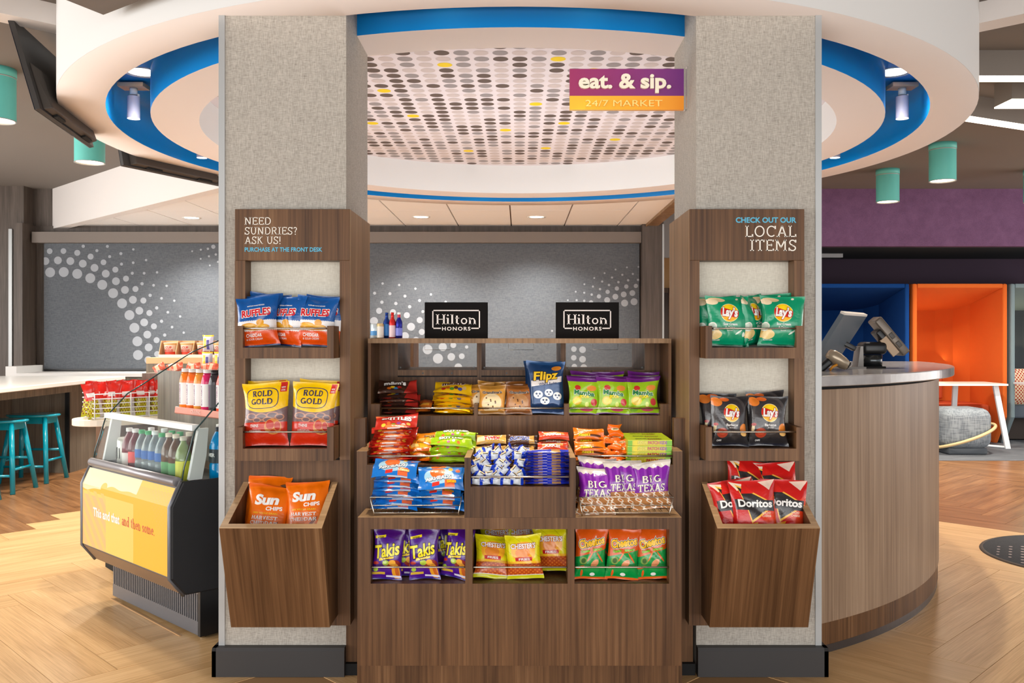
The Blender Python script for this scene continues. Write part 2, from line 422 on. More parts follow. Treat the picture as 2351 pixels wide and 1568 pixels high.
M_doak = wood('dark_oak_plank', (96, 62, 36), (150, 106, 68), (188, 142, 98), stretch=(.07, 1, 1), scale=14, rough=.3)
M_fab = weave('column_wallcovering', (140, 134, 125), (190, 184, 174), 170, k=.85)
M_binw = wood('walnut_bin_front', (60, 37, 20), (106, 74, 47), (142, 107, 74), stretch=(1, .02, .05), scale=8)
M_nfab = weave('niche_wallcovering', (196, 190, 176), (222, 218, 204), 170, k=.85)
M_shade = weave('shade_fabric', (80, 84, 90), (98, 102, 107), 90)
M_dot = mat('pale_print', (150, 154, 160), .8); M_txt = mat('cream_vinyl', (240, 234, 222), .5); M_cyan = mat('blue_vinyl', (84, 178, 210), .5)
RC = (-0.01, 5.86)                                        # the ring's centre
ZR, ZC, ZD, ZT = 2.578, 2.82, 3.06, 2.62                  # ring soffit, ring coffer, dark ceiling, tile ceiling
# ------------------------------------------------------------------ floor
fl = put('floor', MB().box(-9, 9, -4, 16, -.08, -.0016), mat('floor_underlay', (176, 136, 92), .6), loc=(0, 0, 0), kind='structure')
pw, pl = .2286, 1.2192
def plank_mesh(nm, m):
    g = .0012; return MB().box(-pl / 2 + g, pl / 2 - g, -pw / 2 + g, pw / 2 - g, -.0016, 0).mesh(nm, [m])
PM = [plank_mesh('plank_light', M_oak), plank_mesh('plank_dark', M_doak)]
r45 = Matrix.Rotation(PI / 4, 2); npl = 0
for i in range(-70, 70):
    for j in range(-12, 13):
        for k in range(2):
            bx, by = i * pw + j * pl, i * pw - j * pl
            cx, cy, a = (bx + pl / 2, by + pw / 2, 0) if k == 0 else (bx + pw / 2, by + pw + pl / 2, PI / 2)
            p = r45 @ Vector((cx, cy)); p.x += .13; p.y += .31
            if not (3.2 < p.y < 10.9): continue
            px = X0 + F * p.x / p.y
            ext = F * .7 / p.y
            if px < -ext or px > 2351 + ext or (560 + .3 * ext < px < 1830 - .3 * ext and p.y > 4.0): continue
            if p.y > 9.5 + .55 and p.x > 2.6: continue
            if p.x < -5.6 or (p.x < -4.95 and p.y > 7): continue
            dark = (p.y - p.x > 10.25) if p.x < 0 else p.y > 6.45
            o = bpy.data.objects.new('plank', PM[1 if dark else 0]); COL.objects.link(o); o.parent = fl
            o.location = (p.x, p.y, 0); o.rotation_euler = (0, 0, a + PI / 4); npl += 1
print('PLANKS', npl)
M_carpet = wood('striped_carpet', (70, 74, 80), (112, 116, 122), (160, 162, 164), stretch=(.08, 1, 1), scale=22, rough=.95)
put('carpet', MB().box(2.2, 9, 9.5, 13.5, -.001, .004), M_carpet, fl)
p0, p1 = Vector((*G(256, 1374), 0)), Vector((*G(416, 1460), 0)); n_ = (p1 - p0).cross(Vector((0, 0, 1))).normalized() * .008; up_ = Vector((0, 0, .003))
put('trim_10', MB().hexa([p0, p1, p1 + n_, p0 + n_, p0 + up_, p1 + up_, p1 + n_ + up_, p0 + n_ + up_]), mat('floor_strip', (190, 150, 104), .5), loc=(p0.x, p0.y, 0), kind='structure')
# ------------------------------------------------------------------ ceilings
put('ceiling', MB().box(-9, 9, -4, 16, ZD, ZD + .1), M_dark, loc=(0, 0, ZD), kind='structure')
ring = empty('ceiling_ring', (RC[0], RC[1], ZR), kind='structure')
def annulus(prof, m, name='ring_part', n=128, **kw): return put(name, MB().lathe([(r, z) for r, z in prof], (RC[0], RC[1], 0), n), m, ring, **kw)
annulus([(2.69, ZD), (2.69, ZR), (2.457, ZR)], M_soffit, 'outer_drum')
annulus([(2.691, ZD), (2.691, ZR + .0005)], M_white, 'drum_face')
annulus([(2.457, ZR), (2.457, ZC), (2.23, ZC), (2.23, ZR)], M_blue, 'light_trough')
annulus([(2.23, ZR), (1.97, ZR)], M_soffit, 'inner_soffit')
annulus([(1.97, ZR), (1.97, ZC)], M_white, 'inner_drum')
M_pink = mat('printed_ceiling_ground', (224, 216, 218), .8)
disc = put('printed_ceiling', MB().lathe([(.001, ZC), (1.97, ZC)], (RC[0], RC[1], 0), 96), M_pink, ring)
dm = MB(); rnd = random.Random(4)
yel = [(1263, 135), (1006, 150), (870, 211), (936, 267), (1215, 239), (850, 284), (1147, 298), (1280, 282), (1398, 318), (1064, 345), (1240, 338), (1350, 158)]
yl = set()
for x, y in yel:
    Y = (ZC - H) * F / (Y0 - y); yl.add((round((wx(x, Y) - .001) / .1035), round((Y - 4.719) / .1037)))
for i in range(-20, 21):
    for j in range(-9, 34):
        x, y = .001 + i * .1035, 4.719 + j * .1037
        if math.hypot(x - RC[0], y - RC[1]) > 1.93: continue
        q = noise.noise(Vector((i * .9, j * .35, 3))) + rnd.uniform(-.55, .55)
        mi = 3 if (i, j) in yl else 2 if q > .27 else 1 if q > -.12 else 0
        dm.disc((x, y, ZC - .0007), .0415, 20, mi)
put('printed_dots', dm, [mat('dot_taupe', (200, 188, 184), .8), mat('dot_grey', (150, 143, 142), .8), mat('dot_brown', (98, 84, 76), .8), mat('dot_yellow', (235, 205, 20), .7)], ring, kind='stuff')
# tiled ceiling behind the ring
ct = empty('ceiling_tiles', (0, 8.5, ZT), kind='structure')
def front_edge(x):
    c = RC[1] + math.sqrt(max(0, 2.68 ** 2 - (x - RC[0]) ** 2)) if abs(x - RC[0]) < 2.68 else 0
    d = 7.72 + (-2.67 - x) * .983 + .12
    return max(c, d if x < -1.9 else 0)
xs = -5.68
while xs < 1.45:
    a, b = xs + .005, min(xs + .612, 1.47); n = 8
    for (ya, yb) in ((0, 9.18), (9.19, 10.5)):
        xx = [a + (b - a) * i / n for i in range(n + 1)]
        m = MB(); ok = False
        for i in range(n):
            p0, p1 = max(front_edge(xx[i]), ya), max(front_edge(xx[i + 1]), ya)
            if min(p0, p1) >= yb: continue
            p0, p1 = min(p0, yb - .01), min(p1, yb - .01); ok = True
            m.hexa([(xx[i], p0, ZT), (xx[i + 1], p1, ZT), (xx[i + 1], yb, ZT), (xx[i], yb, ZT), (xx[i], p0, ZT + .02), (xx[i + 1], p1, ZT + .02), (xx[i + 1], yb, ZT + .02), (xx[i], yb, ZT + .02)])
        if ok: put('ceiling_tile', m, mat('ceiling_tile_white', (246, 243, 240), .85), ct)
    xs += .6205
m = MB()
for i in range(40):
    a, b = -5.7 + i * .179, -5.7 + (i + 1) * .179
    m.add([(a, front_edge(a), ZT + .022), (b, front_edge(b), ZT + .022), (b, 10.55, ZT + .022), (a, 10.55, ZT + .022)], [(0, 1, 2, 3)])
put('tile_backing', m, mat('brown_reveal', (120, 92, 70), .8), ct)
put('trim_1', MB().box(1.47, 1.60, 8.2, 10.5, ZT - .02, ZD).box(1.455, 1.47, 8.2, 10.5, ZT - .03, ZT + .03), M_woodw, loc=(1.5, 9, ZT), kind='structure')
def slab(A, B, nrm, w, z0, z1):
    A, B = Vector(A), Vector(B); n = Vector(nrm).normalized() * w; C_, D = B + n, A + n
    return MB().hexa([(A.x, A.y, z0), (B.x, B.y, z0), (C_.x, C_.y, z0), (D.x, D.y, z0), (A.x, A.y, z1), (B.x, B.y, z1), (C_.x, C_.y, z1), (D.x, D.y, z1)])
M_beam = mat('beam_paint', (226, 220, 216), .8)
put('trim_2', slab((-5.9, 10.9), (-1.9, 6.97), (.7, .72), .12, ZT - .03, ZD), M_beam, loc=(-4, 9, ZT), kind='structure')
put('trim_3', slab((-5.2, 2.15), (-2.30, 4.78), (-.69, .72), .15, 2.95, ZD), M_beam, loc=(-3, 4, 2.95), kind='structure')
put('trim_4', slab((2.28, 4.74), (5.2, 2.15), (.69, .72), .15, 2.95, ZD), M_beam, loc=(3, 4, 2.95), kind='structure')
put('trim_5', MB().prism([(-1.72, 3.69), (-2.2, 2.6), (-.2, 2.6)], 2.65, ZD, 'Z'), M_dark, loc=(-1.7, 3.3, 2.65), kind='structure')
# ------------------------------------------------------------------ walls
YB = 10.5
put('wall_back', MB().box(-7.6, 1.64, YB, YB + .1, 0, ZD).box(-5.75, 1.47, YB - .02, YB, 2.545, ZT), M_wall, loc=(0, YB, 0), kind='structure')
put('wall_left', MB().box(-7.7, -7.6, 5.0, YB + .1, 0, ZD), M_wall, loc=(-7.6, 7, 0), kind='structure')
put('wall_pier', MB().box(1.415, 1.66, 10.3, YB, 0, ZT + .1), M_wall, loc=(1.5, 10.4, 0), kind='structure')
put('trim_6', MB().box(1.645, 1.665, 10.29, 10.3, 0, ZT), M_alu, loc=(1.65, 10.3, 0), kind='structure')
put('wall_hall', MB().box(1.2, 5.2, 14, 14.1, 0, 2.75), mat('warm_wall', (226, 190, 140), .8), loc=(2, 14, 0), kind='structure')  # orange hallway light put into the wall colour
put('wall_hall.001', MB().box(1.2, 4.2, 11.6, 11.7, 2.35, ZD), mat('hall_grey', (176, 176, 176), .8), loc=(2, 11.6, 2.3), kind='structure')
put('ceiling.001', MB().box(1.2, 4.2, 11.7, 14, 2.6, 2.66), mat('hall_white', (225, 205, 175), .8), loc=(2, 12.5, 2.6), kind='structure')
d = empty('door_1', (2.42, 13.93, 0), kind='structure')
put('door_leaf', MB().box(1.95, 2.32, 13.93, 13.98, 0, 2.0), mat('dark_door', (74, 62, 54), .5), d)
put('door_frame', MB().box(1.85, 1.95, 13.9, 13.99, 0, 2.08).box(2.32, 2.42, 13.9, 13.99, 0, 2.08).box(1.85, 2.42, 13.9, 13.99, 2.0, 2.08), mat('bronze_frame', (98, 78, 60), .5), d)
# left end: a pilaster and a grey service door
put('wall_pilaster', MB().box(-5.78, -5.68, 10.2, YB, 0, ZT).box(-6.9, -6.03, 10.3, YB, 2.45, ZD).box(-6.0, -5.72, 10.3, YB, 0, ZD), M_wall, loc=(-5.8, 10.3, 0), kind='structure')
put('trim_7', MB().box(-5.88, -5.84, 10.27, 10.3, 0, 2.56), M_alu, loc=(-5.86, 10.3, 0), kind='structure')
d = empty('door_2', (-6.4, 10.4, 0), kind='structure')
put('door_leaf', MB().box(-6.9, -6.04, 10.42, 10.46, 0, 2.05), mat('grey_door', (150, 152, 155), .5), d)
put('door_transom', MB().box(-6.9, -6.04, 10.42, 10.46, 2.08, 2.7), M_wall, d)
put('door_frame', MB().box(-6.05, -6.0, 10.38, YB, 0, 2.78).box(-6.9, -6.0, 10.38, YB, 2.7, 2.82).box(-6.9, -6.0, 10.38, YB, 2.04, 2.09), mat('door_frame_grey', (150, 150, 155), .5), d)
# roller shades with their printed dots
DL = [(331,455,19),(423,454,19),(515,466,20),(555,422,11),(604,491,20),(646,451,10),(716,423,10),(731,491,10),(690,529,19),(806,471,10),(889,443,8),(303,521,26),(386,516,26),(469,521,26),(552,538,26),(630,566,26),(705,605,26),(773,655,26),(833,713,26),(886,779,26),(929,852,26),(961,930,26),(982,1011,26),(991,1096,26),(989,1180,26),(334,596,33),(425,594,33),(515,606,33),(602,635,33),(682,679,33),(754,735,33),(814,803,33),(863,881,33),(896,966,33),(916,1056,33),(920,1147,33),(906,1236,33),(769,578,20),(810,541,10),(888,532,9),(974,514,8),(840,638,20),(882,602,10),(961,602,9),(1047,596,8),(903,707,20),(947,672,11),(1024,682,9),(1111,686,8),(956,784,20),(1001,749,11),(1077,769,9),(1162,785,8),(996,867,20),(1045,833,11),(1119,862,9),(1201,890,8),(1026,956,20),(1077,922,11),(1147,961,9),(1225,998,8),(1044,1048,20),(1098,1014,11),(1048,1141,20),(1038,1226,20),(1281,455,6),(1339,445,7),(1386,439,8),(1422,425,14),(1338,506,6),(1393,489,7),(1439,477,8),(1399,550,6),(1453,526,7)]
DR = [(225,547,8),(334,557,8),(441,581,8),(543,619,8),(172,611,10),(273,614,10),(372,630,10),(468,659,10),(640,668,8),(220,670,11),(312,679,11),(403,700,11),(490,732,10),(202,727,20),(293,736,20),(384,756,20),(469,788,20),(168,794,26),(412,832,26),(483,866,20),(372,893,26),(445,925,26),(521,981,32),(621,965,27),(690,953,19),(778,965,11),(589,1041,33),(677,1030,25),(746,1026,19),(645,1102,28),(723,1098,25),(793,1103,16),
      (1340,859,7),(1444,657,6),(1502,657,7),(1552,661,8),(1597,670,13),(1496,601,6),(1552,608,7),(1601,620,8),(1649,632,14),(1703,656,19),(1553,552,6),(1609,567,7),(1656,584,8),(1706,602,14),(1757,634,19),(1818,676,23),(1618,511,6),(1670,534,7),(1715,557,8),(1767,580,14),(1812,619,19),(1880,667,23),(1686,479,6),(1735,508,7),(1777,538,8),(1829,567,14),(1869,610,19),(1758,455,6),(1803,490,7),(1841,526,8),(1892,563,14),(1918,610,19),(1833,441,6),(1872,484,7),(1906,523,8),(1909,438,6),(1484,979,18),(1541,983,22),(1483,1036,18),(1541,1046,22),(1487,1094,18),(1549,1100,22)]
def shade(x0, x1, pts, sc, ox, oy, label):
    e = empty('roller_shade', ((x0 + x1) / 2, YB - .08, .94), label, 'shade')
    put('shade_fabric', MB().box(x0, x1, YB - .062, YB - .058, .945, 2.45), M_shade, e)
    put('bottom_bar', MB().box(x0, x1, YB - .07, YB - .05, .925, .945), M_black, e)
    put('shade_cassette', MB().box(x0 - .09, x1 + .01, YB - .16, YB - .021, 2.41, 2.535), mat('cassette_bronze', (112, 103, 96), .6), e)
    dm = MB(); Y = YB - .064
    for (x, y, r) in pts: 
        X, Z, R = wx(ox + x / sc, Y), wz(oy + y / sc, Y), r / sc / F * Y
        if x0 + R * .3 < X < x1 - R * .3 and Z > .96:
            V = []
            for i in range(24):
                a = 2 * PI * i / 24; V.append((min(max(X + R * cos(a), x0), x1), Y, max(min(Z + R * sin(a), 2.41), .946)))
            dm.add(V, [tuple(range(24))])
    put('printed_dots', dm, M_dot, e, kind='stuff')
shade(-5.56, -3.0, DL, 2.904, 0, 420, 'dark grey roller shade with an arc of pale dots, behind the bar table')
shade(-2.6, 1.40, DR, 2.867, 800, 460, 'dark grey roller shade with pale dots behind the snack display')
# back counter under the left shade
bc = empty('back_counter', (-4, 10.15, 0), 'grey wood counter with a white top under the left shade', 'counter')
put('cabinet_body', MB().box(-5.68, -1.9, 9.95, YB - .02, 0, .875), M_greyw, bc)
put('worktop', MB().box(-5.7, -1.9, 9.9, YB - .02, .875, .915).box(-5.7, -5.58, 9.9, YB - .02, .915, .99), M_white, bc)
for k in range(5): put('cabinet_door', MB().box(-5.66 + k * .75, -5.66 + k * .75 + .743, 9.93, 9.95, .1, .865), M_greyw, bc)
# purple wall, header and ceiling lights on the right
M_pur = wood('purple_wallcovering', (104, 72, 104), (118, 84, 118), (132, 96, 130), stretch=(1, 1, 1), scale=9, rough=.8)
put('wall_right_header', MB().box(3.0, 9, YB, YB + .12, 2.385, ZD), M_pur, loc=(5, YB, 2.385), kind='structure')
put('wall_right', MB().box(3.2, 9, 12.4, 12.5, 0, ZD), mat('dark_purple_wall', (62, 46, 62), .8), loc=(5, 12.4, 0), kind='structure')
put('ceiling.002', MB().box(3.0, 9, YB + .12, 12.4, 2.40, 2.5), mat('alcove_soffit', (44, 50, 54), .8), loc=(5, 11.5, 2.4), kind='structure')
put('wall_right_side', MB().box(3.2, 3.3, YB + .12, 12.4, 0, 2.4), M_pur, loc=(3.2, 11.5, 0), kind='structure')
put('wall_far_right', MB().box(8.9, 9, 4, 12.4, 0, ZD), M_pur, loc=(8.9, 8, 0), kind='structure')
# ------------------------------------------------------------------ columns
for s, lab in ((-1, 'left'), (1, 'right')):
    c = empty('column', (s * .93, 3.74, 0), kind='structure')
    xi, xo = (.68, 1.172) if s < 0 else (.692, 1.176)
    put('wallcovering', MB().box(s * xi, s * xo, 3.5, 3.99, .0, ZC), M_fab, c)
    put('corner_trim', MB().box(s * xo, s * (xo + .006), 3.494, 3.99, .1, ZC).box(s * (xo - .018), s * xo, 3.494, 3.5, .1, ZC), M_alu, c)
    b = MB().prism([(3.462, 0), (3.462, .1), (3.468, .112), (3.5, .112), (3.5, 0)], s * (xi + .0), s * (xo + .022))
    b.prism([(3.462, 0), (3.462, .1), (3.468, .112), (3.99, .112), (3.99, 0)], s * (xo + .006), s * (xo + .022))
    put('baseboard', b, M_base, c)
    put('trim_8' if s < 0 else 'trim_9', MB().box(s * .605, s * .68, 3.502, 3.54, .045, 1.0), M_wood, loc=(s * .64, 3.5, 0), kind='structure')
    put('baseboard_left' if s < 0 else 'baseboard_right', MB().box(s * .60, s * .685, 3.48, 3.52, 0, .045), M_soft, loc=(s * .64, 3.5, 0), kind='structure')
# ------------------------------------------------------------------ wooden towers on the columns
def tower(s):
    side = 'left' if s < 0 else 'right'
    t = empty('display_tower', (s * .87, 3.42, .214), 'tall dark walnut display tower with two trays and a slanted bin on the %s column' % side, 'display tower', 'wooden display towers on the columns')
    a, b = s * .651, s * 1.091; y0, y1 = 3.42, 3.5
    niL, niR = s * .689, s * 1.051
    zt, zn = wz(480, 3.42), wz(598, 3.42); zb = .214; zm = wz(1056, 3.42)
    put('header_panel', MB().box(a, b, y0, y1, zn, zt), M_wood, t, bevel=.0015)
    put('side_panel', MB().box(s * .649, s * .6505, y0 + .0006, y1, zb, zt - .001).box(s * .649, s * .6785, y1, 3.87, zb, zt - .001), M_woodw, t)
    put('stile', MB().box(a, niL, y0, y1, zm, zn - .0005), M_wood, t); put('stile', MB().box(niR, b, y0, y1, zm, zn - .0005), M_wood, t)
    put('lower_panel', MB().box(a, b, y0, y1, zb, zm - .0005), M_wood, t)
    put('back_panel', MB().box(niL, niR, y1 - .006, y1 - .001, zm, zn), M_nfab, t)
    # lettering
    lm = MB(); P = front(3.4185)
    if s < 0:
        xL = wx(562, 3.42)
        for tx, yb, wd_ in (('NEED', 516, .1), ('SUNDRIES?', 538.5, .2), ('ASK US!', 560, .137)): letters(lm, slabmesh(tx), .0285, xL, wz(yb, 3.42), P, 0, align='l', fit=wd_)
        letters(lm, textmesh('PURCHASE AT THE FRONT DESK', .025), .0225, xL, wz(577.5, 3.42), P, 1, fit=.297, align='l')
    else:
        xR = wx(1828, 3.42)
        letters(lm, slabmesh('LOCAL'), .043, xR, wz(544, 3.42), P, 0, align='r', fit=.195)
        letters(lm, slabmesh('ITEMS'), .043, xR, wz(576, 3.42), P, 0, align='r', fit=.177)
        letters(lm, textmesh('CHECK OUT OUR', .03), .028, xR, wz(511, 3.42), P, 1, fit=.232, align='r')
    return t, lm, P
def towers():
    for s in (-1, 1):
        t, lm, P = tower(s)
        put('lettering', lm, [M_txt, M_cyan], t)
        # trays: (top of posts, top of front bar, underside, rod)
        for (pt, pb, pu, pr) in ((748, 798, 823, 754), (981, 1030, 1058, 992)):
            Yf = 3.316; z1, zf, zu, zr = wz(pt, Yf), wz(pb, Yf), wz(pu, Yf), wz(pr, Yf)
            tr = empty('tray', (0, 0, 0)); tr.parent = t; tr.location = Vector((s * .87, Yf, zu)) - Vector(t.location)
            xi, xo = s * .691, s * 1.052; w = s * .024
            put('tray_wood', MB().box(xi, xo, Yf, Yf + .018, zu, zf).box(xi, xi + w, Yf, Yf + .018, zf, z1).box(xo - w, xo, Yf, Yf + .018, zf, z1)
                .box(xi, xi + w * .7, Yf + .018, 3.49, zu, z1 - .0005).box(xo - w * .7, xo, Yf + .018, 3.49, zu, z1 - .0005).box(xi + w * .7, xo - w * .7, Yf + .018, 3.49, zu, zf - .002), M_wood, tr)
            put('rod', MB().tube([(xi + w, Yf + .006, zr), (xo - w, Yf + .006, zr)], .0035), M_steel, tr)
        # slanted bin
        xi, xo = s * .6955, s * 1.057; th = .024
        prof = [(3.271, .256), (3.141, .646), (3.418, .764), (3.418, .256)]
        inn = [(3.30, .30), (3.178, .664), (3.418, .766), (3.418, .30)]
        bn = MB()
        prof = [(3.295, .256), (3.165, .655), (3.418, .764), (3.418, .256)]
        bn.prism(prof, xi, xi + s * th).prism(prof, xo - s * th, xo)
        put('bin_front', MB().prism([(3.2705, .2555), (3.1405, .6455), (3.165, .656), (3.295, .2555)], xi + s * th * 0, xo), M_binw, t)
        bn.prism([(3.295, .256), (3.418, .256), (3.418, .28), (3.295, .28)], xi + s * th, xo - s * th)
        bn.prism([(3.400, .28), (3.395, .754), (3.418, .764), (3.418, .28)], xi + s * th, xo - s * th)
        b_ = put('bin', bn, M_wood, t)
        e_ = .0008; rim = MB()
        def zt_(y): return .646 + (y - 3.141) * (.118 / .277) + e_
        def strip(xa, xb, ya, yb): rim.hexa([(xa, ya, zt_(ya) - .002), (xb, ya, zt_(ya) - .002), (xb, yb, zt_(yb) - .002), (xa, yb, zt_(yb) - .002), (xa, ya, zt_(ya)), (xb, ya, zt_(ya)), (xb, yb, zt_(yb)), (xa, yb, zt_(yb))])
        strip(min(xi, xi + s * th), max(xi, xi + s * th), 3.141, 3.418); strip(min(xo, xo - s * th), max(xo, xo - s * th), 3.141, 3.418); strip(min(xi + s * th, xo - s * th), max(xi + s * th, xo - s * th), 3.141, 3.165)
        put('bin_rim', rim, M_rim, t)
towers()
# ------------------------------------------------------------------ centre display unit
dsp = empty('snack_display', (0, 3.2, 0), 'stepped dark walnut snack display between the two columns', 'display unit')
LX = .58; wp = M_wood
def D(name, mb, m=None, **kw): return put(name, mb, m or wp, dsp, **kw)
D('plinth', MB().box(-LX, LX, 3.26, 3.9, 0, .141))
cub = [(-.534, -.195), (-.169, .172), (.197, .536)]; zc0, zc1, zL = .435, .630, .672
m = MB().box(-LX, LX, 3.2, 3.22, .141, zc0).box(-LX, LX, 3.2, 3.22, zc1, zL - .0005)
for a, b in ((-LX, cub[0][0]), (cub[0][1], cub[1][0]), (cub[1][1], cub[2][0]), (cub[2][1], LX)): m.box(a, b, 3.2, 3.22, zc0, zc1)
D('lower_front', m)
m = MB().box(-LX, LX, 3.22, 3.55, zc0 - .02, zc0).box(-LX, LX, 3.22, 3.55, zc1, zc1 + .018).box(-LX, LX, 3.55, 3.57, .141, zL - .02)
for a, b in ((-LX, cub[0][0]), (cub[0][1], cub[1][0]), (cub[1][1], cub[2][0]), (cub[2][1], LX)): m.box(a, b, 3.22, 3.55, zc0, zc1)
D('cubby_box', m)
D('side_panel', MB().box(-LX, -LX + .018, 3.22, 3.55, .141, zc0 - .02)); D('side_panel', MB().box(LX - .018, LX, 3.22, 3.55, .141, zc0 - .02))
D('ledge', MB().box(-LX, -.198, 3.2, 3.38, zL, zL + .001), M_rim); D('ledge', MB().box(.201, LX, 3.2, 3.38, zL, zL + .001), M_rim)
D('ledge_board', MB().box(-LX, LX, 3.22, 3.38, zL - .018, zL))
for a, b in cub: D('rod', MB().tube([(a, 3.204, .493), (b, 3.204, .493)], .0035), M_steel)
zS, zf, UX = .886, .835, .6166
# centre bump with the low front tray
m = MB().box(-.198, .201, 3.2, 3.22, zL, .781).box(-.198, -.176, 3.2, 3.38, .781, zS).box(.1795, .201, 3.2, 3.38, .781, zS)
m.box(-.198, -.18, 3.22, 3.38, zL, .781).box(.183, .201, 3.22, 3.38, zL, .781).box(-.176, .1795, 3.22, 3.38, .763, .781).box(-.176, .1795, 3.362, 3.38, .781, zf)
D('centre_tray', m)
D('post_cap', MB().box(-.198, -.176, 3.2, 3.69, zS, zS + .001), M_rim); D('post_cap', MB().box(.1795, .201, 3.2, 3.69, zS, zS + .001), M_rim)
D('rod', MB().tube([(-.176, 3.204, .817), (.1795, 3.204, .817)], .0035), M_steel)
# middle step
m = MB().box(-UX, -.198, 3.38, 3.4, zL - .02, zf).box(.201, UX, 3.38, 3.4, zL - .02, zf).box(-UX, -.577, 3.38, 3.69, zf, zS).box(.580, UX, 3.38, 3.69, zf, zS)
m.box(-.198, -.176, 3.38, 3.69, zf, zS).box(.1795, .201, 3.38, 3.69, zf, zS).box(-UX, UX, 3.4, 3.69, zf - .018, zf)
D('middle_step', m)
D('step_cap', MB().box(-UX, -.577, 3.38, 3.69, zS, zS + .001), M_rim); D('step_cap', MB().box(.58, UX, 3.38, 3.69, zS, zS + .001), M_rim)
D('step_side', MB().box(-UX - .002, -UX + .016, 3.4, 3.69, 0, zf - .018)); D('step_side', MB().box(UX - .016, UX + .002, 3.4, 3.69, 0, zf - .018))
for a, b in ((-.577, -.198), (-.176, .1795), (.201, .58)): D('rod', MB().tube([(a, 3.384, .868), (b, 3.384, .868)], .0035), M_steel)
# upper step
zB, zBp = .993, 1.041
m = MB().box(-UX, UX, 3.69, 3.71, zf, zB).box(-UX, -.578, 3.69, 3.93, zB, zBp).box(.581, UX + .01, 3.69, 3.93, zB, zBp).box(-.189, -.173, 3.69, 3.93, zB, zBp).box(.184, .205, 3.69, 3.93, zB, zBp).box(-UX, UX, 3.71, 3.93, zB - .018, zB)
D('upper_step', m)
for a, b in ((-.578, -.189), (-.173, .184), (.205, .581)): D('rod', MB().tube([(a, 3.694, 1.024), (b, 3.694, 1.024)], .0032), M_steel)
D('side_wall', MB().box(-UX - .012, -UX, 3.70, 4.42, .0, 1.293)); D('side_wall', MB().box(UX, UX + .012, 3.70, 4.42, .0, 1.293))
D('top_board', MB().box(-UX - .012, UX + .012, 3.70, 4.42, 1.293, 1.3125), M_woodw)
win = [(-.535, -.188), (-.167, .180), (.203, .550)]; wb, wt_ = 1.172, 1.2925
m = MB().box(-UX, UX, 3.93, 3.948, .817, wb)
for a, b in ((-UX, win[0][0]), (win[0][1], win[1][0]), (win[1][1], win[2][0]), (win[2][1], UX)): m.box(a, b, 3.93, 3.948, wb, wt_)
D('back_panel', m)
for a, b in win:
    D('bin_tunnel', MB().box(a, b, 3.948, 4.37, wb - .015, wb).box(a - .012, a, 3.948, 4.37, wb - .015, wt_).box(b, b + .012, 3.948, 4.37, wb - .015, wt_))
    f = D('bin_door', MB().box(a - .001, b + .001, 3.924, 3.93, 1.149, wb + .002), wp)
    put('door_pane', MB().box(a, b, 3.926, 3.929, wb, wt_ - .002), M_acr, f)
    put('door_notch', MB().tube([((a + b) / 2 - .055, 3.924, wt_ - .004), ((a + b) / 2 - .055, 3.924, wt_ - .03), ((a + b) / 2 + .055, 3.924, wt_ - .03), ((a + b) / 2 + .055, 3.924, wt_ - .004)], .0008), M_steel, f)
    for sx_, sz_ in ((a + .012, 1.185), (b - .012, 1.185), (a + .11, 1.160), (b - .11, 1.160)): put('screw', MB().cyl((sx_, 3.921, sz_), .0035, .004, 10, axis='Y'), M_black, f)
    put('shadow_gap', MB().box(a - .001, b + .001, 3.925, 3.931, 1.143, 1.149), M_soft, f)
# two black counter signs
for k, xa in enumerate((975, 1276)):
    Y = 3.86; x0, x1, z0, z1 = wx(xa, Y), wx(xa + 145, Y), 1.3125, wz(694, Y)
    s_ = empty('counter_sign', ((x0 + x1) / 2, Y, z0), '%s black counter sign with white framed lettering standing on the display top' % ('left-hand' if k == 0 else 'right-hand'), 'sign', 'black counter signs')
    put('sign_board', MB().box(x0, x1, Y, Y + .006, z0, z1), mat('black_card', (14, 12, 12), .7, spec=.15), s_); put('sign_foot', MB().box(x0 + .02, x1 - .02, Y + .006, Y + .06, z0, z0 + .004), M_black, s_)
    lm = MB(); P = front(Y - .0006); cx = (x0 + x1) / 2; k_ = (x1 - x0) / 145.
    fx0, fx1 = x0 + 17.5 * k_, x1 - 18 * k_; ft, fb = z1 - 17.5 * k_, z1 - 61 * k_; t_ = 2.6 * k_
    def rc(a, b, c, d): lm.add([(a, Y - .0006, c), (b, Y - .0006, c), (b, Y - .0006, d), (a, Y - .0006, d)], [(0, 1, 2, 3)])
    rc(fx0, fx1, ft - t_, ft); rc(fx0, fx0 + t_, fb, ft); rc(fx1 - t_, fx1, fb, ft); rc(fx0, fx0 + 20 * k_, fb, fb + t_); rc(fx1 - 20 * k_, fx1, fb, fb + t_)
    letters(lm, slabmesh('Hilton', .145, .06, .03), 23 * k_, cx, z1 - 50.5 * k_, P, fit=92 * k_)
    letters(lm, textmesh('HONORS', .02, 0, 1.25), 11.5 * k_, cx, z1 - 64.5 * k_, P, fit=65 * k_)
    put('lettering', lm, mat('warm_white_print', (232, 226, 224), .6), s_)
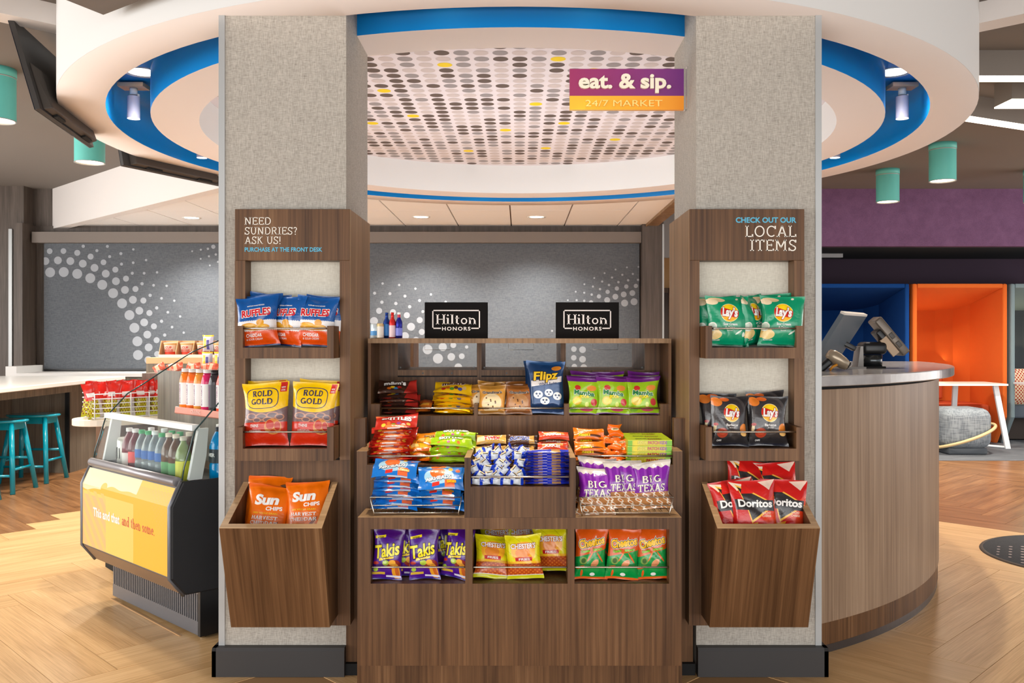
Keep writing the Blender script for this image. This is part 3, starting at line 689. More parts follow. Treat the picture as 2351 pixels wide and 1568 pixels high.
# hanging blade sign
Y = 3.68; x0, x1 = wx(1308, Y), wx(1570, Y); z0, zm, z1 = wz(252, Y), wz(220, Y), wz(158, Y)
s_ = empty('blade_sign', ((x0 + x1) / 2, Y, z0), 'purple and yellow blade sign with raised cream letters on the right column', 'sign')
def grad(a, b, name):
    m, nt, bs = newmat(name); tc = nt.nodes.new('ShaderNodeTexCoord'); sp = nt.nodes.new('ShaderNodeSeparateXYZ'); r = nt.nodes.new('ShaderNodeValToRGB')
    nt.links.new(tc.outputs['Generated'], sp.inputs[0]); nt.links.new(sp.outputs[0], r.inputs[0]); nt.links.new(r.outputs[0], bs.inputs['Base Color'])
    r.color_ramp.elements[0].color = rgb(a); r.color_ramp.elements[1].color = rgb(b); bs.inputs['Roughness'].default_value = .45; return m
put('upper_panel', MB().box(x0, x1, Y, Y + .02, zm, z1), grad((160, 40, 96), (112, 36, 124), 'magenta_fade'), s_)
put('lower_panel', MB().box(x0, x1, Y, Y + .02, z0, zm), grad((250, 196, 40), (246, 152, 24), 'amber_fade'), s_)
lm = MB(); P = front(Y)
letters(lm, textmesh('eat. & sip.', .032), .083, wx(1434, Y), wz(203, Y), P, 0, depth=.012, fit=wx(1540, Y) - wx(1328, Y))
letters(lm, textmesh('24/7 MARKET', 0), .037, wx(1432, Y), wz(245, Y), P, 1, depth=.008, fit=wx(1520, Y) - wx(1344, Y))
put('raised_letters', lm, [mat('cream_letter', (246, 238, 214), .5), mat('yellow_letter', (255, 224, 130), .5)], s_)
br = put('wall_bracket', MB().box(x1, .69, Y + .006, Y + .012, z0 + .002, z1 + .002).box(.684, .692, Y - .03, Y + .04, z0 + .002, z1 + .002), mat('polished_bracket', (215, 212, 205), .25, .8), s_)
for z_ in (z0 + .02, z1 - .02): put('bolt', MB().cyl((x1 + .012, Y + .002, z_), .004, .005, 12, axis='Y'), M_steel, br)
# ------------------------------------------------------------------ round front desk on the right
dk = empty('front_desk', (2.0, 4.2, 0), 'curved ash-veneer front desk with a pale grey stone top', 'desk')
A0, A1 = math.radians(-66), math.radians(-4); c3 = (RC[0], RC[1], 0)
def arcsolid(r0, r1, z0, z1, a0=A0, a1=A1, n=60, c=c3):
    m = MB().lathe([(r0, z0), (r1, z0), (r1, z1), (r0, z1), (r0, z0)], c, n, 0, a0, a1, False)
    for a, o in ((a0, 1), (a1, -1)):
        q = [(c[0] + r * cos(a), c[1] + r * sin(a), z) for r, z in ((r0, z0), (r1, z0), (r1, z1), (r0, z1))]
        m.add(q, [(0, 1, 2, 3)[::o]])
    return m
put('desk_body', arcsolid(2.46, 2.50, .13, 1.10), M_desk, dk)
put('desk_back', arcsolid(1.75, 1.79, .0, 1.10), M_desk, dk); put('desk_end', MB().box(1.75, 2.48, 5.60, 5.66, 0, 1.1), M_desk, dk)
put('toe_panel', arcsolid(2.46, 2.495, .035, .128), M_wood, dk)
put('toe_rail', arcsolid(2.46, 2.492, .0, .033), mat('dark_metal_rail', (96, 92, 92), .3, .8), dk)
put('shadow_reveal', arcsolid(2.44, 2.485, 1.10, 1.118), M_soft, dk)
mt, nt, b = newmat('grey_quartz'); b.inputs['Roughness'].default_value = .16
n_ = nt.nodes.new('ShaderNodeTexNoise'); n_.inputs['Scale'].default_value = 9; n_.inputs['Detail'].default_value = 6; r_ = nt.nodes.new('ShaderNodeValToRGB'); tc_ = nt.nodes.new('ShaderNodeTexCoord')
r_.color_ramp.elements[0].color = rgb((150, 146, 144)); r_.color_ramp.elements[1].color = rgb((176, 172, 170)); r_.color_ramp.elements[0].position = .35; r_.color_ramp.elements[1].position = .65
nt.links.new(tc_.outputs['Object'], n_.inputs['Vector']); nt.links.new(n_.outputs['Fac'], r_.inputs[0]); nt.links.new(r_.outputs[0], b.inputs['Base Color'])
put('stone_top', arcsolid(1.70, 2.575, 1.118, 1.162, A0, math.radians(-3)), mt, dk, bevel=.004)
# things on the desk
ZK = 1.162
def oriented(mb, rx=0, ry=0, rz=0, at=(0, 0, 0)):
    from mathutils import Euler
    return mb.xf(Matrix.Translation(at) @ Euler((rx, ry, rz)).to_matrix().to_4x4())
mo = empty('desk_monitor', (1.50, 4.40, ZK), 'slim grey monitor seen from behind, tilted back on the desk', 'monitor')
P4 = [wz(722, 4.3), wz(850, 4.3)]
q = [(wx(1862, 4.25), 4.25, ZK + .012), (wx(1916, 4.5), 4.50, ZK + .012), (wx(1990, 4.5), 4.50, wz(727, 4.5)), (wx(1938, 4.25), 4.25, wz(723, 4.25))]
n3 = (Vector(q[1]) - Vector(q[0])).cross(Vector(q[3]) - Vector(q[0])).normalized() * .022
put('screen_housing', MB().hexa([q[0], q[1], q[2], q[3]] + [tuple(Vector(p) - n3) for p in q]), mat('monitor_slate', (96, 104, 112), .35), mo)
put('bezel', MB().hexa([tuple(Vector(p) + d_) for p, d_ in zip((q[3], q[2], q[2], q[3]), (Vector((0, 0, 0)), Vector((0, 0, 0)), -n3, -n3))] + [tuple(Vector(p) + d_) for p, d_ in zip((q[3], q[2], q[2], q[3]), (Vector((.004, 0, .01)), Vector((.004, 0, .01)), -n3 + Vector((.004, 0, .01)), -n3 + Vector((.004, 0, .01))))]), mat('pale_bezel', (214, 206, 196), .4), mo)
put('stand', MB().prism([(wx(1962, 4.5), ZK), (wx(1976, 4.5), ZK), (wx(1975, 4.5), wz(795, 4.5)), (wx(1969, 4.5), wz(795, 4.5))], 4.46, 4.54, 'Y').box(wx(1925, 4.5), wx(1975, 4.5), 4.42, 4.58, ZK, ZK + .008), mat('stand_grey', (150, 145, 140), .4), mo)
put('stand_arm', oriented(MB().rbox(-.035, .03, -.02, .02, -.012, .012, .004), ry=.5, at=(wx(1955, 4.45), 4.48, wz(795, 4.45))), M_black, mo)
sc_ = empty('barcode_scanner', (1.49, 4.12, ZK), 'handheld barcode scanner with a champagne top resting on the desk', 'scanner')
put('handle', oriented(MB().rbox(-.075, .045, -.018, .018, -.018, .018, .012, 4), ry=-.72, at=(wx(1893, 4.1), 4.12, wz(842, 4.1))), M_black, sc_)
hd = MB().lathe([(.001, -.055), (.02, -.052), (.03, -.03), (.032, .0), (.029, .03), (.024, .05), (.02, .056)], (0, 0, 0), 24)
put('head', oriented(hd, ry=1.15 + PI / 2 - .55, at=(wx(1926, 4.1), 4.12, wz(825, 4.1))), mat('champagne_plastic', (168, 152, 130), .25, .4), sc_)
put('window', oriented(MB().cyl((0, 0, 0), .021, .006, 20), ry=1.15 + PI / 2 - .55, at=(wx(1949, 4.1), 4.118, wz(838, 4.1))), M_black, sc_)
put('trigger_guard', MB().tube([(wx(1905, 4.1), 4.1, ZK + .004), (wx(1912, 4.1), 4.1, ZK + .02), (wx(1922, 4.1), 4.1, ZK + .03)], .006), mat('amber_trigger', (226, 150, 40), .35), sc_)
pt = empty('card_terminal', (1.80, 4.55, ZK), 'black and bronze card terminal tilted on a round swivel base', 'card terminal')
Yt = 4.55; cx = wx(2001, Yt)
put('foot_plate', MB().box(wx(1972, Yt), wx(2023, Yt), Yt - .06, Yt + .05, ZK, ZK + .008), M_soft, pt)
put('base_cylinder', MB().cyl((cx, Yt, ZK + .008), .051, .058, 32), mat('gunmetal', (80, 84, 86), .2, .8), pt)
put('swivel_head', MB().rbox(cx - .06, cx + .062, Yt - .055, Yt + .055, ZK + .068, wz(785, Yt), .022, 4), M_black, pt)
Ms = Matrix.Translation((wx(2040, Yt), Yt, wz(772, Yt))) @ Matrix.Rotation(math.radians(50), 4, 'Y')
put('terminal_body', MB().rbox(-.115, .115, -.05, .05, -.022, .022, .008).xf(Ms), mat('bronze_plastic', (104, 94, 84), .3, .3), pt)
put('terminal_back', MB().rbox(-.065, .035, -.04, .04, -.05, -.02, .006).xf(Ms), M_black, pt)
put('side_plate', MB().box(-.02, .085, -.042, -.03, -.06, -.022).xf(Ms), mat('tan_plate', (176, 148, 118), .4), pt)
put('port_cover', MB().rbox(-.02, .012, -.054, -.049, -.012, .010, .002).rbox(.035, .067, -.054, -.049, -.012, .010, .002).xf(Ms), mat('port_grey', (70, 64, 58), .4), pt)
# bottles and cans on a tall unit behind the display
bu = empty('bottle_cabinet', (-1.1, 8.2, 0), 'narrow wood cabinet behind the display, carrying drinks', 'cabinet')
put('cabinet_body', MB().box(-1.42, -.95, 8.0, 8.4, 0, 1.29), M_wood, bu); put('cabinet_top', MB().box(-1.44, -.93, 7.98, 8.42, 1.29, 1.305), M_woodw, bu)
def can(name, x, y, z, r, h, prof, c1, c2, lab, cat, grp, bands=()):
    o = put(name, MB().lathe(prof(r, h), (x, y, z), 24), mat('metal_%d_%d_%d' % c1, c1, .25, .5), loc=(x, y, z), label=lab, cat=cat, group=grp)
    for (a, b, c, rr) in bands: put('printed_band', MB().cyl((x, y, z + h * a), r * rr, h * (b - a), 24, caps=False), mat('band_%d_%d_%d' % c, c, .35), o)
    return o
cprof = lambda r, h: [(.001, 0), (r * .8, 0), (r, .01), (r, h - .012), (r * .82, h), (.001, h)]
bprof = lambda r, h: [(.001, 0), (r, .002), (r, h * .62), (r * .85, h * .68), (r * .48, h * .78), (r * .42, h * .93), (r * .46, h * .935), (r * .46, h), (.001, h)]
Yb = 8.1; zb = 1.305
can('beverage_can', wx(859, Yb), Yb, zb, .033, .135, cprof, (215, 232, 240), 0, 'pale blue and white can at the left end behind the display', 'can', 'drinks behind the display', [(.2, .5, (80, 150, 210), 1.004)])
can('beverage_can', wx(873, Yb), Yb, zb, .033, .135, cprof, (225, 205, 150), 0, 'white can with a gold top beside the blue bottle', 'can', 'drinks behind the display', [(.05, .8, (228, 224, 214), 1.004)])
can('aluminium_bottle', wx(886, Yb), Yb + .05, zb, .032, .235, bprof, (20, 60, 140), 0, 'blue aluminium bottle with a dark blue neck', 'bottle', 'drinks behind the display', [(.1, .55, (60, 140, 215), 1.01)])
can('aluminium_bottle', wx(901, Yb), Yb, zb, .031, .235, bprof, (205, 40, 36), 0, 'red aluminium bottle with a white label', 'bottle', 'drinks behind the display', [(.05, .5, (225, 200, 205), 1.01)])
can('aluminium_bottle', wx(916, Yb), Yb, zb, .031, .235, bprof, (30, 34, 140), 0, 'dark blue bottle with a white cap and red neck', 'bottle', 'drinks behind the display', [(.92, 1.0, (240, 240, 240), .5), (.78, .92, (190, 40, 60), .47), (.1, .4, (120, 130, 220), 1.01)])
# ------------------------------------------------------------------ left: bar table, stools
M_teal = mat('teal_paint', (0, 150, 176), .22, coat=.5)
bt = empty('bar_table', (-4.7, 8, 0), 'long grey wood bar table with a white worktop', 'table')
put('worktop', MB().box(-5.75, -4.17, 5.6, 9.45, .865, .905), mat('white_quartz', (244, 243, 240), .2), bt, bevel=.006)
put('end_panel', MB().box(-5.4, -4.36, 8.66, 9.3, 0, .865), M_greyw, bt)
put('front_panel', MB().box(-5.1, -4.92, 5.8, 8.66, 0, .84), M_greyw, bt)
put('apron', MB().box(-4.95, -4.3, 5.8, 8.66, .79, .862), M_greyw, bt); put('panel_edge', MB().box(-4.40, -4.36, 8.64, 8.66, 0, .862), M_black, bt)
def stool(x, y, lab):
    t = empty('bar_stool', (x, y, 0), lab, 'stool', 'teal metal bar stools at the bar table')
    sm = MB().lathe([(.001, .585), (.13, .585), (.15, .592), (.155, .602), (.15, .612), (.12, .612), (.001, .604)], (0, 0, 0), 32)
    sm.v = [(p[0] * 1.55, p[1] * 1.05, p[2]) for p in sm.v]
    put('seat', sm, M_teal, t, local=True)
    put('apron', MB().box(-.17, .17, -.10, -.085, .53, .59).box(-.17, .17, .085, .10, .53, .59).box(-.17, -.155, -.09, .09, .53, .59).box(.155, .17, -.09, .09, .53, .59), M_teal, t, local=True)
    def LP(sx, sy, z): k = 1 - z / .60; return (sx * (.15 + .065 * k), sy * (.085 + .095 * k), z)
    for sx in (-1, 1):
        for sy in (-1, 1): put('leg', MB().tube([LP(sx, sy, 0), LP(sx, sy, .59)], .021, 12), M_teal, t, local=True)
    for z, pr in ((.2, ((-1, -1), (-1, 1))), (.2, ((1, -1), (1, 1))), (.15, ((-1, -1), (1, -1))), (.27, ((-1, 1), (1, 1)))):
        put('stretcher', MB().tube([LP(*pr[0], z), LP(*pr[1], z)], .0115, 10), M_teal, t, local=True)
    return t
stool(-4.46, 8.19, 'teal bar stool farthest along the bar table, nearest the grey end panel')
stool(-4.45, 7.64, 'teal bar stool second from the grey end panel, cut by the left edge')
stool(-4.43, 7.05, 'teal bar stool of which only one leg enters at the left edge')
# ------------------------------------------------------------------ televisions
def tv(A, B, up, lab):
    A, B, up = Vector(A), Vector(B), Vector(up); t = empty('television', (A + B) / 2, lab, 'television', 'black televisions hung around the ring')
    n = (B - A).cross(up).normalized(); th = n * .028
    put('screen', MB().hexa([A, B, B + n * .004, A + n * .004, A + up, B + up, B + up + n * .004, A + up + n * .004]), mat('tv_screen', (18, 26, 38), .12), t)
    a = A - n * 0; put('housing', MB().hexa([A + n * .004, B + n * .004, B + th, A + th, A + up + n * .004, B + up + n * .004, B + up + th, A + up + th]), mat('tv_back', (52, 49, 47), .45), t)
    d = (B - A); lo = up * .02
    put('rear_bulge', MB().hexa([A + d * .06 + th + lo, B - d * .06 + th + lo, B - d * .08 + th * 2.6 + lo, A + d * .08 + th * 2.6 + lo, A + d * .06 + th + up * .55, B - d * .06 + th + up * .55, B - d * .1 + th * 2.3 + up * .45, A + d * .1 + th * 2.3 + up * .45]), mat('tv_bulge', (66, 60, 55), .5), t, bevel=.006)
    for f in (.2, .72): put('speaker_grille', MB().hexa([A + d * f + th * 1.2 - up * .004, A + d * (f + .14) + th * 1.2 - up * .004, A + d * (f + .14) + th * 2 - up * .004, A + d * f + th * 2 - up * .004] + [A + d * f + th * 1.2 + lo * 2, A + d * (f + .14) + th * 1.2 + lo * 2, A + d * (f + .14) + th * 2 + lo * 2, A + d * f + th * 2 + lo * 2]), M_soft, t)
    m_ = (A + B) / 2 + th * 2.2; put('ceiling_mount', MB().box(m_.x - .03, m_.x + .03, m_.y - .03, m_.y + .03, m_.z + up.z * .35, ZD).hexa([m_ + up * .3 - d * .15, m_ + up * .3 + d * .15, m_ + up * .3 + d * .15 + n * .04, m_ + up * .3 - d * .15 + n * .04, m_ + up * .4 - d * .15, m_ + up * .4 + d * .15, m_ + up * .4 + d * .15 + n * .04, m_ + up * .4 - d * .15 + n * .04]), M_black, t)
tv((-2.50, 4.6, 2.49), (-2.67, 5.54, 2.49), (-.14, .0, .47), 'black television tilted down at upper left, beside the white drum')
tv((-2.76, 6.18, 2.50), (-2.36, 7.02, 2.50), (-.10, .05, .47), 'black television mostly hidden behind the ring, its lower edge showing')
# ------------------------------------------------------------------ ceiling lamps
def cyl_lamp(x, y, lab):
    t = empty('cylinder_lamp', (x, y, ZD), lab, 'ceiling lamp', 'teal cylinder ceiling lamps')
    put('shade', MB().cyl((0, 0, -.335), .114, .272, 40, caps=False), M_lampteal, t, local=True)
    put('collar', MB().cyl((0, 0, -.055), .117, .055, 40), M_lampteal, t, local=True); put('seam', MB().cyl((0, 0, -.063), .1145, .009, 40), M_alu, t, local=True)
    put('rim', MB().lathe([(.114, -.335), (.117, -.34), (.108, -.34), (.104, -.33)], (0, 0, 0), 40), M_alu, t, local=True)
    put('diffuser', MB().disc((0, 0, -.328), .106, 32), M_lamp, t, local=True)
    lamp('SPOT', 'lamp_light', (x, y, ZD - .36), 230, (1, .91, .78), .1, (x, y, 0), spot_size=2.5, spot_blend=.6)
M_lampteal = mat('aqua_enamel', (104, 200, 190), .45)
for px, Y, lab in ((2038, 9.3, 'teal cylinder lamp in front of the purple header'), (2164, 8.05, 'teal cylinder lamp to the upper right, nearer the ring'), (206, 7.2, 'teal cylinder lamp half hidden behind the tilted television'), (-8, 5.8, 'teal cylinder lamp cut by the left edge'), (2378, 9.3, 'teal cylinder lamp just entering at the right edge')):
    cyl_lamp(wx(px, Y), Y, lab)
def down(x, y, z, lab, e=24, grp='recessed downlights'):
    t = empty('recessed_downlight', (x, y, z), lab, 'ceiling lamp', grp)
    put('trim_ring', MB().lathe([(.075, 0), (.098, -.006), (.1, 0)], (0, 0, 0), 32), M_white, t, local=True); put('diffuser', MB().disc((0, 0, -.002), .076, 28), M_lamp, t, local=True)
    if e: lamp('SPOT', 'downlight', (x, y, z - .02), e, (1, .95, .88), .07, (x, y, 0), spot_size=2.3, spot_blend=.8)
for px, py, lab in ((440, 500, 'recessed downlight in the tiles at the left, over the back counter'), (967, 498, 'recessed downlight in the tiles, left of centre'), (1232, 498, 'recessed downlight in the tiles, right of centre')):
    Y = (ZT - H) * F / (Y0 - py); down(wx(px, Y), Y, ZT, lab, 320)
Y = 12.6; down(wx(1527, Y), Y, 2.6, 'recessed downlight in the warm hallway', 150)
def spot_head(ang, lab, up=0, e=45, aim=None):
    x, y = RC[0] + 2.343 * cos(ang), RC[1] + 2.343 * sin(ang)
    t = empty('track_spot', (x, y, ZC + up), lab, 'ceiling lamp', 'white track spots in the blue ring')
    put('mounting_plate', MB().box(-.075, .075, -.05, .05, -.035, -.012), mat('tan_plate2', (205, 170, 138), .5), t, local=True)
    put('joint', MB().cyl((0, 0, -.075), .022, .04, 16).box(.026, .034, -.008, .008, -.17, -.07), M_white, t, local=True)
    put('spot_cylinder', MB().cyl((0, 0, -.215), .036, .13, 28, caps=False).disc((0, 0, -.086), .036, 24), mat('spot_lilac', (186, 182, 200), .4), t, local=True)
    put('diffuser', MB().disc((0, 0, -.21), .034, 24), M_lamp, t, local=True)
    lamp('SPOT', 'spot_light', (x, y, ZC - .235 + up), e, (1, .88, .72), .03, aim or (x, y, 0), spot_size=2.3 if e == 75 else .70 if e == 95 else 1.25, spot_blend=.5)
spot_head(math.atan2(-.59, -2.25), 'white track spot on a plate inside the blue ring, at the left', 0, 75)
spot_head(math.atan2(-.59, 2.25), 'white track spot on a plate inside the blue ring, at the right', 0, 75)
for a, l, s_ in ((-1.70, 'track spot in the blue ring over the left half of the display', -1), (-1.44, 'track spot in the blue ring over the right half of the display', 1)):
    spot_head(a, l, .11, 95, (s_ * .20, 3.45, .7))
for a, l in ((2.9, 'small track spot low in the ring behind the left column'), (.24, 'small track spot low in the ring behind the right column'), (1.72, 'track spot at the back of the ring, left of centre'), (1.42, 'track spot at the back of the ring, right of centre'), (-2.05, 'track spot in the ring over the left tower'), (-1.09, 'track spot in the ring over the right tower')):
    spot_head(a, l, 0 if abs(a - 1.57) > 1 and a > -1 else .11, e=22, aim=None if a > -1 else ((-.87 if a < -1.5 else .87), 3.3, .8))
for s in (-1, 1):
    x, y = RC[0] + s * 2.13, RC[1] - .80; down(x, y, ZC, 'recessed downlight in the top of the blue ring, at the %s' % ('left' if s < 0 else 'right'), 30, 'downlights in the blue ring')
# line lights at upper right
def linelight(A, B, w, lab):
    A, B = Vector((*A, 0)), Vector((*B, 0)); n = (B - A).cross(Vector((0, 0, 1))).normalized() * w
    if n.y < 0: n = -n
    t = empty('linear_light', ((A + B) / 2) + Vector((0, 0, 2.9)), lab, 'ceiling lamp', 'linear ceiling lights')
    q = [A, B, B + n, A + n]
    put('housing', MB().hexa([p + Vector((0, 0, 2.905)) for p in q] + [p + Vector((0, 0, ZD)) for p in q]), mat('line_housing', (128, 120, 112), .6), t)
    put('diffuser', MB().hexa([p + Vector((0, 0, 2.895)) for p in q] + [p + Vector((0, 0, 2.905)) for p in q]), M_line, t)
linelight((2.72, 5.42), (5.2, 5.42), .1, 'long linear ceiling light, the upper one at the right edge')
linelight((2.9, 6.25), (5.2, 7.35), .1, 'long slanting linear ceiling light below the upper one')
linelight((3.28, 5.95), (4.6, 5.95), .22, 'short wide box light between the two linear lights')
# ------------------------------------------------------------------ lounge booths at the right
def booth(xa, xb, col, seatc, lab, inner=None):
    t = empty('privacy_booth', ((xa + xb) / 2, 10.95, 0), lab, 'booth', 'upholstered booths along the purple wall')
    w = .055; y0, y1 = 10.85, 12.0; zt = 1.965
    m1 = mat('felt_%d_%d_%d' % col, col, .95, spec=.15, bump=(260, .4)); m2 = mat('felt_%d_%d_%d' % (inner or col), inner or col, .95, spec=.15, bump=(260, .4)) if inner else m1
    side = [(y0, .34), (y0, zt), (y1, zt), (y1, 0), (y0 + .22, 0)]
    for x in (xa, xb - w): put('side_wall', MB().prism(side, x, x + w), m1, t, bevel=.018)
    put('canopy', MB().prism([(y0, zt - .05), (y0, zt), (y1, zt), (y1, 1.66)], xa + w, xb - w), m1, t, bevel=.01)
    put('back_wall', MB().box(xa + w, xb - w, y1 - .05, y1, 0, 1.7), m2, t)
    put('corner_pad', MB().prism([(xb - w, y1 - .05), (xb - w, y1 - .35), (xb - w - .12, y1 - .14), (xb - w - .32, y1 - .05)], .45, 1.75, 'Z'), m2, t)
    sc = mat('seat_%d_%d_%d' % seatc, seatc, .7)
    put('seat', MB().rbox(xa + w, xb - w, 11.15, y1 - .06, .30, .47, .03), sc, t); put('backrest', MB().rbox(xa + w + .02, xb - w - .3, 11.75, y1 - .06, .5, .85, .03), sc, t)
    put('seat_base', MB().box(xa + w, xb - w, 11.35, y1 - .06, .02, .30), mat('booth_base', (60, 50, 44), .7), t)
    return t
booth(3.60, 4.74, (18, 62, 124), (20, 50, 100), 'navy blue felt privacy booth behind the front desk')
booth(4.78, 5.93, (214, 104, 44), (190, 84, 46), 'orange felt privacy booth next to the blue one')
booth(5.97, 7.1, (122, 140, 146), (96, 108, 120), 'grey green felt booth cut by the right edge', (92, 98, 104))
lamp('AREA', 'booth_light', (5.2, 11.9, 1.0), 5, (1, .75, .45), (.9, .04), (5.2, 11.4, 1.2)); lamp('AREA', 'booth_light', (6.5, 11.9, 1.05), 8, (1, .8, .5), (.9, .04), (6.5, 11.5, 1.2))
tb = empty('side_table', (5.3, 10.7, 0), 'white side table with slanted legs in front of the orange booth', 'table')
M_wm = mat('white_metal', (226, 230, 234), .4)
put('table_top', MB().box(4.7, 5.72, 10.45, 11.0, .745, .768), mat('pale_top', (238, 226, 214), .4), tb)
for (xa, ya, xb, yb) in ((5.62, 10.55, 5.74, 10.5), (5.32, 10.9, 5.30, 10.95), (4.85, 10.5, 4.78, 10.5), (4.85, 10.95, 4.78, 10.95)):
    put('leg', MB().hexa([(xb - .03, yb - .015, 0), (xb + .03, yb - .015, 0), (xb + .03, yb + .015, 0), (xb - .03, yb + .015, 0), (xa - .03, ya - .015, .745), (xa + .03, ya - .015, .745), (xa + .03, ya + .015, .745), (xa - .03, ya + .015, .745)]), M_wm, tb)
put('foot_bar', MB().tube([(5.73, 10.5, .02), (5.30, 10.95, .02)], .015), M_wm, tb)
po = empty('pouf', (5.02, 10.15, 0), 'heathered grey pouf with a bent pale wood ring in front of the orange booth', 'pouf')
put('cushion', MB().rbox(4.72, 5.27, 9.9, 10.4, .07, .52, .11, 6), weave('heather_grey', (110, 118, 126), (150, 158, 164), 30), po)
put('foot_pad', MB().rbox(4.78, 5.22, 9.95, 10.35, .005, .08, .02), mat('pouf_base', (88, 94, 100), .8), po)
rg = [(5.0 + .36 * cos(a), 10.12 + .30 * sin(a), .20 + .13 * cos(a)) for a in [2 * PI * i / 40 for i in range(40)]]
put('wood_ring', MB().tube(rg, .018, 10, closed=True), mat('bent_birch', (218, 190, 140), .4), po)
pl_ = empty('throw_pillow', (6.1, 11.15, .47), 'red and cream patterned pillow on the grey green booth seat', 'pillow')
def pf(u, v, add, ell, tri, rect):
    s1 = (u * 44).sin() * (v * 60).sin(); add(s1 > .1, (178, 60, 44))
pm_ = printmat('red_cream_weave', (226, 208, 178), pf, .9, 0, crinkle=None)
m = MB(); n = 12; V = []; Fc = []; UV = []
for sd in (-1, 1):
    b0 = len(V)
    for j in range(n + 1):
        for i in range(n + 1):
            u, v = i / n, j / n; a, c = 2 * u - 1, 2 * v - 1; th = .07 * ((1 - a * a) * (1 - c * c)) ** .5
            V.append((6.03 + u * .3 + v * -.03, 11.14 + sd * th, .48 + v * .44)); UV.append((u, v))
    for j in range(n):
        for i in range(n):
            q = b0 + j * (n + 1) + i; Fc.append((q, q + 1, q + n + 2, q + n + 1) if sd < 0 else (q, q + n + 1, q + n + 2, q + 1))
m.add(V, Fc, 0, True, UV); put('cover', m, pm_, pl_)
tb2 = empty('side_table', (6.35, 10.6, 0), 'white table leg and top just entering at the right edge', 'table')
put('table_top', MB().box(6.0, 6.9, 10.4, 10.9, .745, .768), M_wm, tb2)
put('leg', MB().hexa([(6.0, 10.5, 0), (6.08, 10.5, 0), (6.08, 10.54, 0), (6.0, 10.54, 0), (6.08, 10.5, .745), (6.14, 10.5, .745), (6.14, 10.54, .745), (6.08, 10.54, .745)]), M_wm, tb2)
# round mat
rm = empty('round_mat', (3.4, 5.35, 0), 'round charcoal floor mat with pale dots at the right', 'mat')
put('mat_pile', MB().lathe([(.001, .008), (.555, .008), (.56, .0)], (3.4, 5.35, 0), 64), mat('charcoal_pile', (72, 74, 80), .98, bump=(400, .6)), rm)
put('mat_edge', MB().lathe([(.555, .0085), (.572, .006), (.576, 0)], (3.4, 5.35, 0), 64), mat('rubber_edge', (62, 46, 36), .7), rm)
dm = MB()
for j in range(12):
    for i in range(14):
        x, y = -.52 + i * .075 + (j % 2) * .037, -.5 + j * .066; r = .008 + .018 * max(0, min(1, (x + .55) * 1.1)) * (1 - abs(y + .15))
        if math.hypot(x, y) < .53 and r > .006 and j % 1 == 0 and y < .32: dm.disc((3.4 + x, 5.35 + y, .0095), r, 12)
put('printed_dots', dm, mat('mat_dots', (176, 160, 160), .9), rm, kind='stuff')
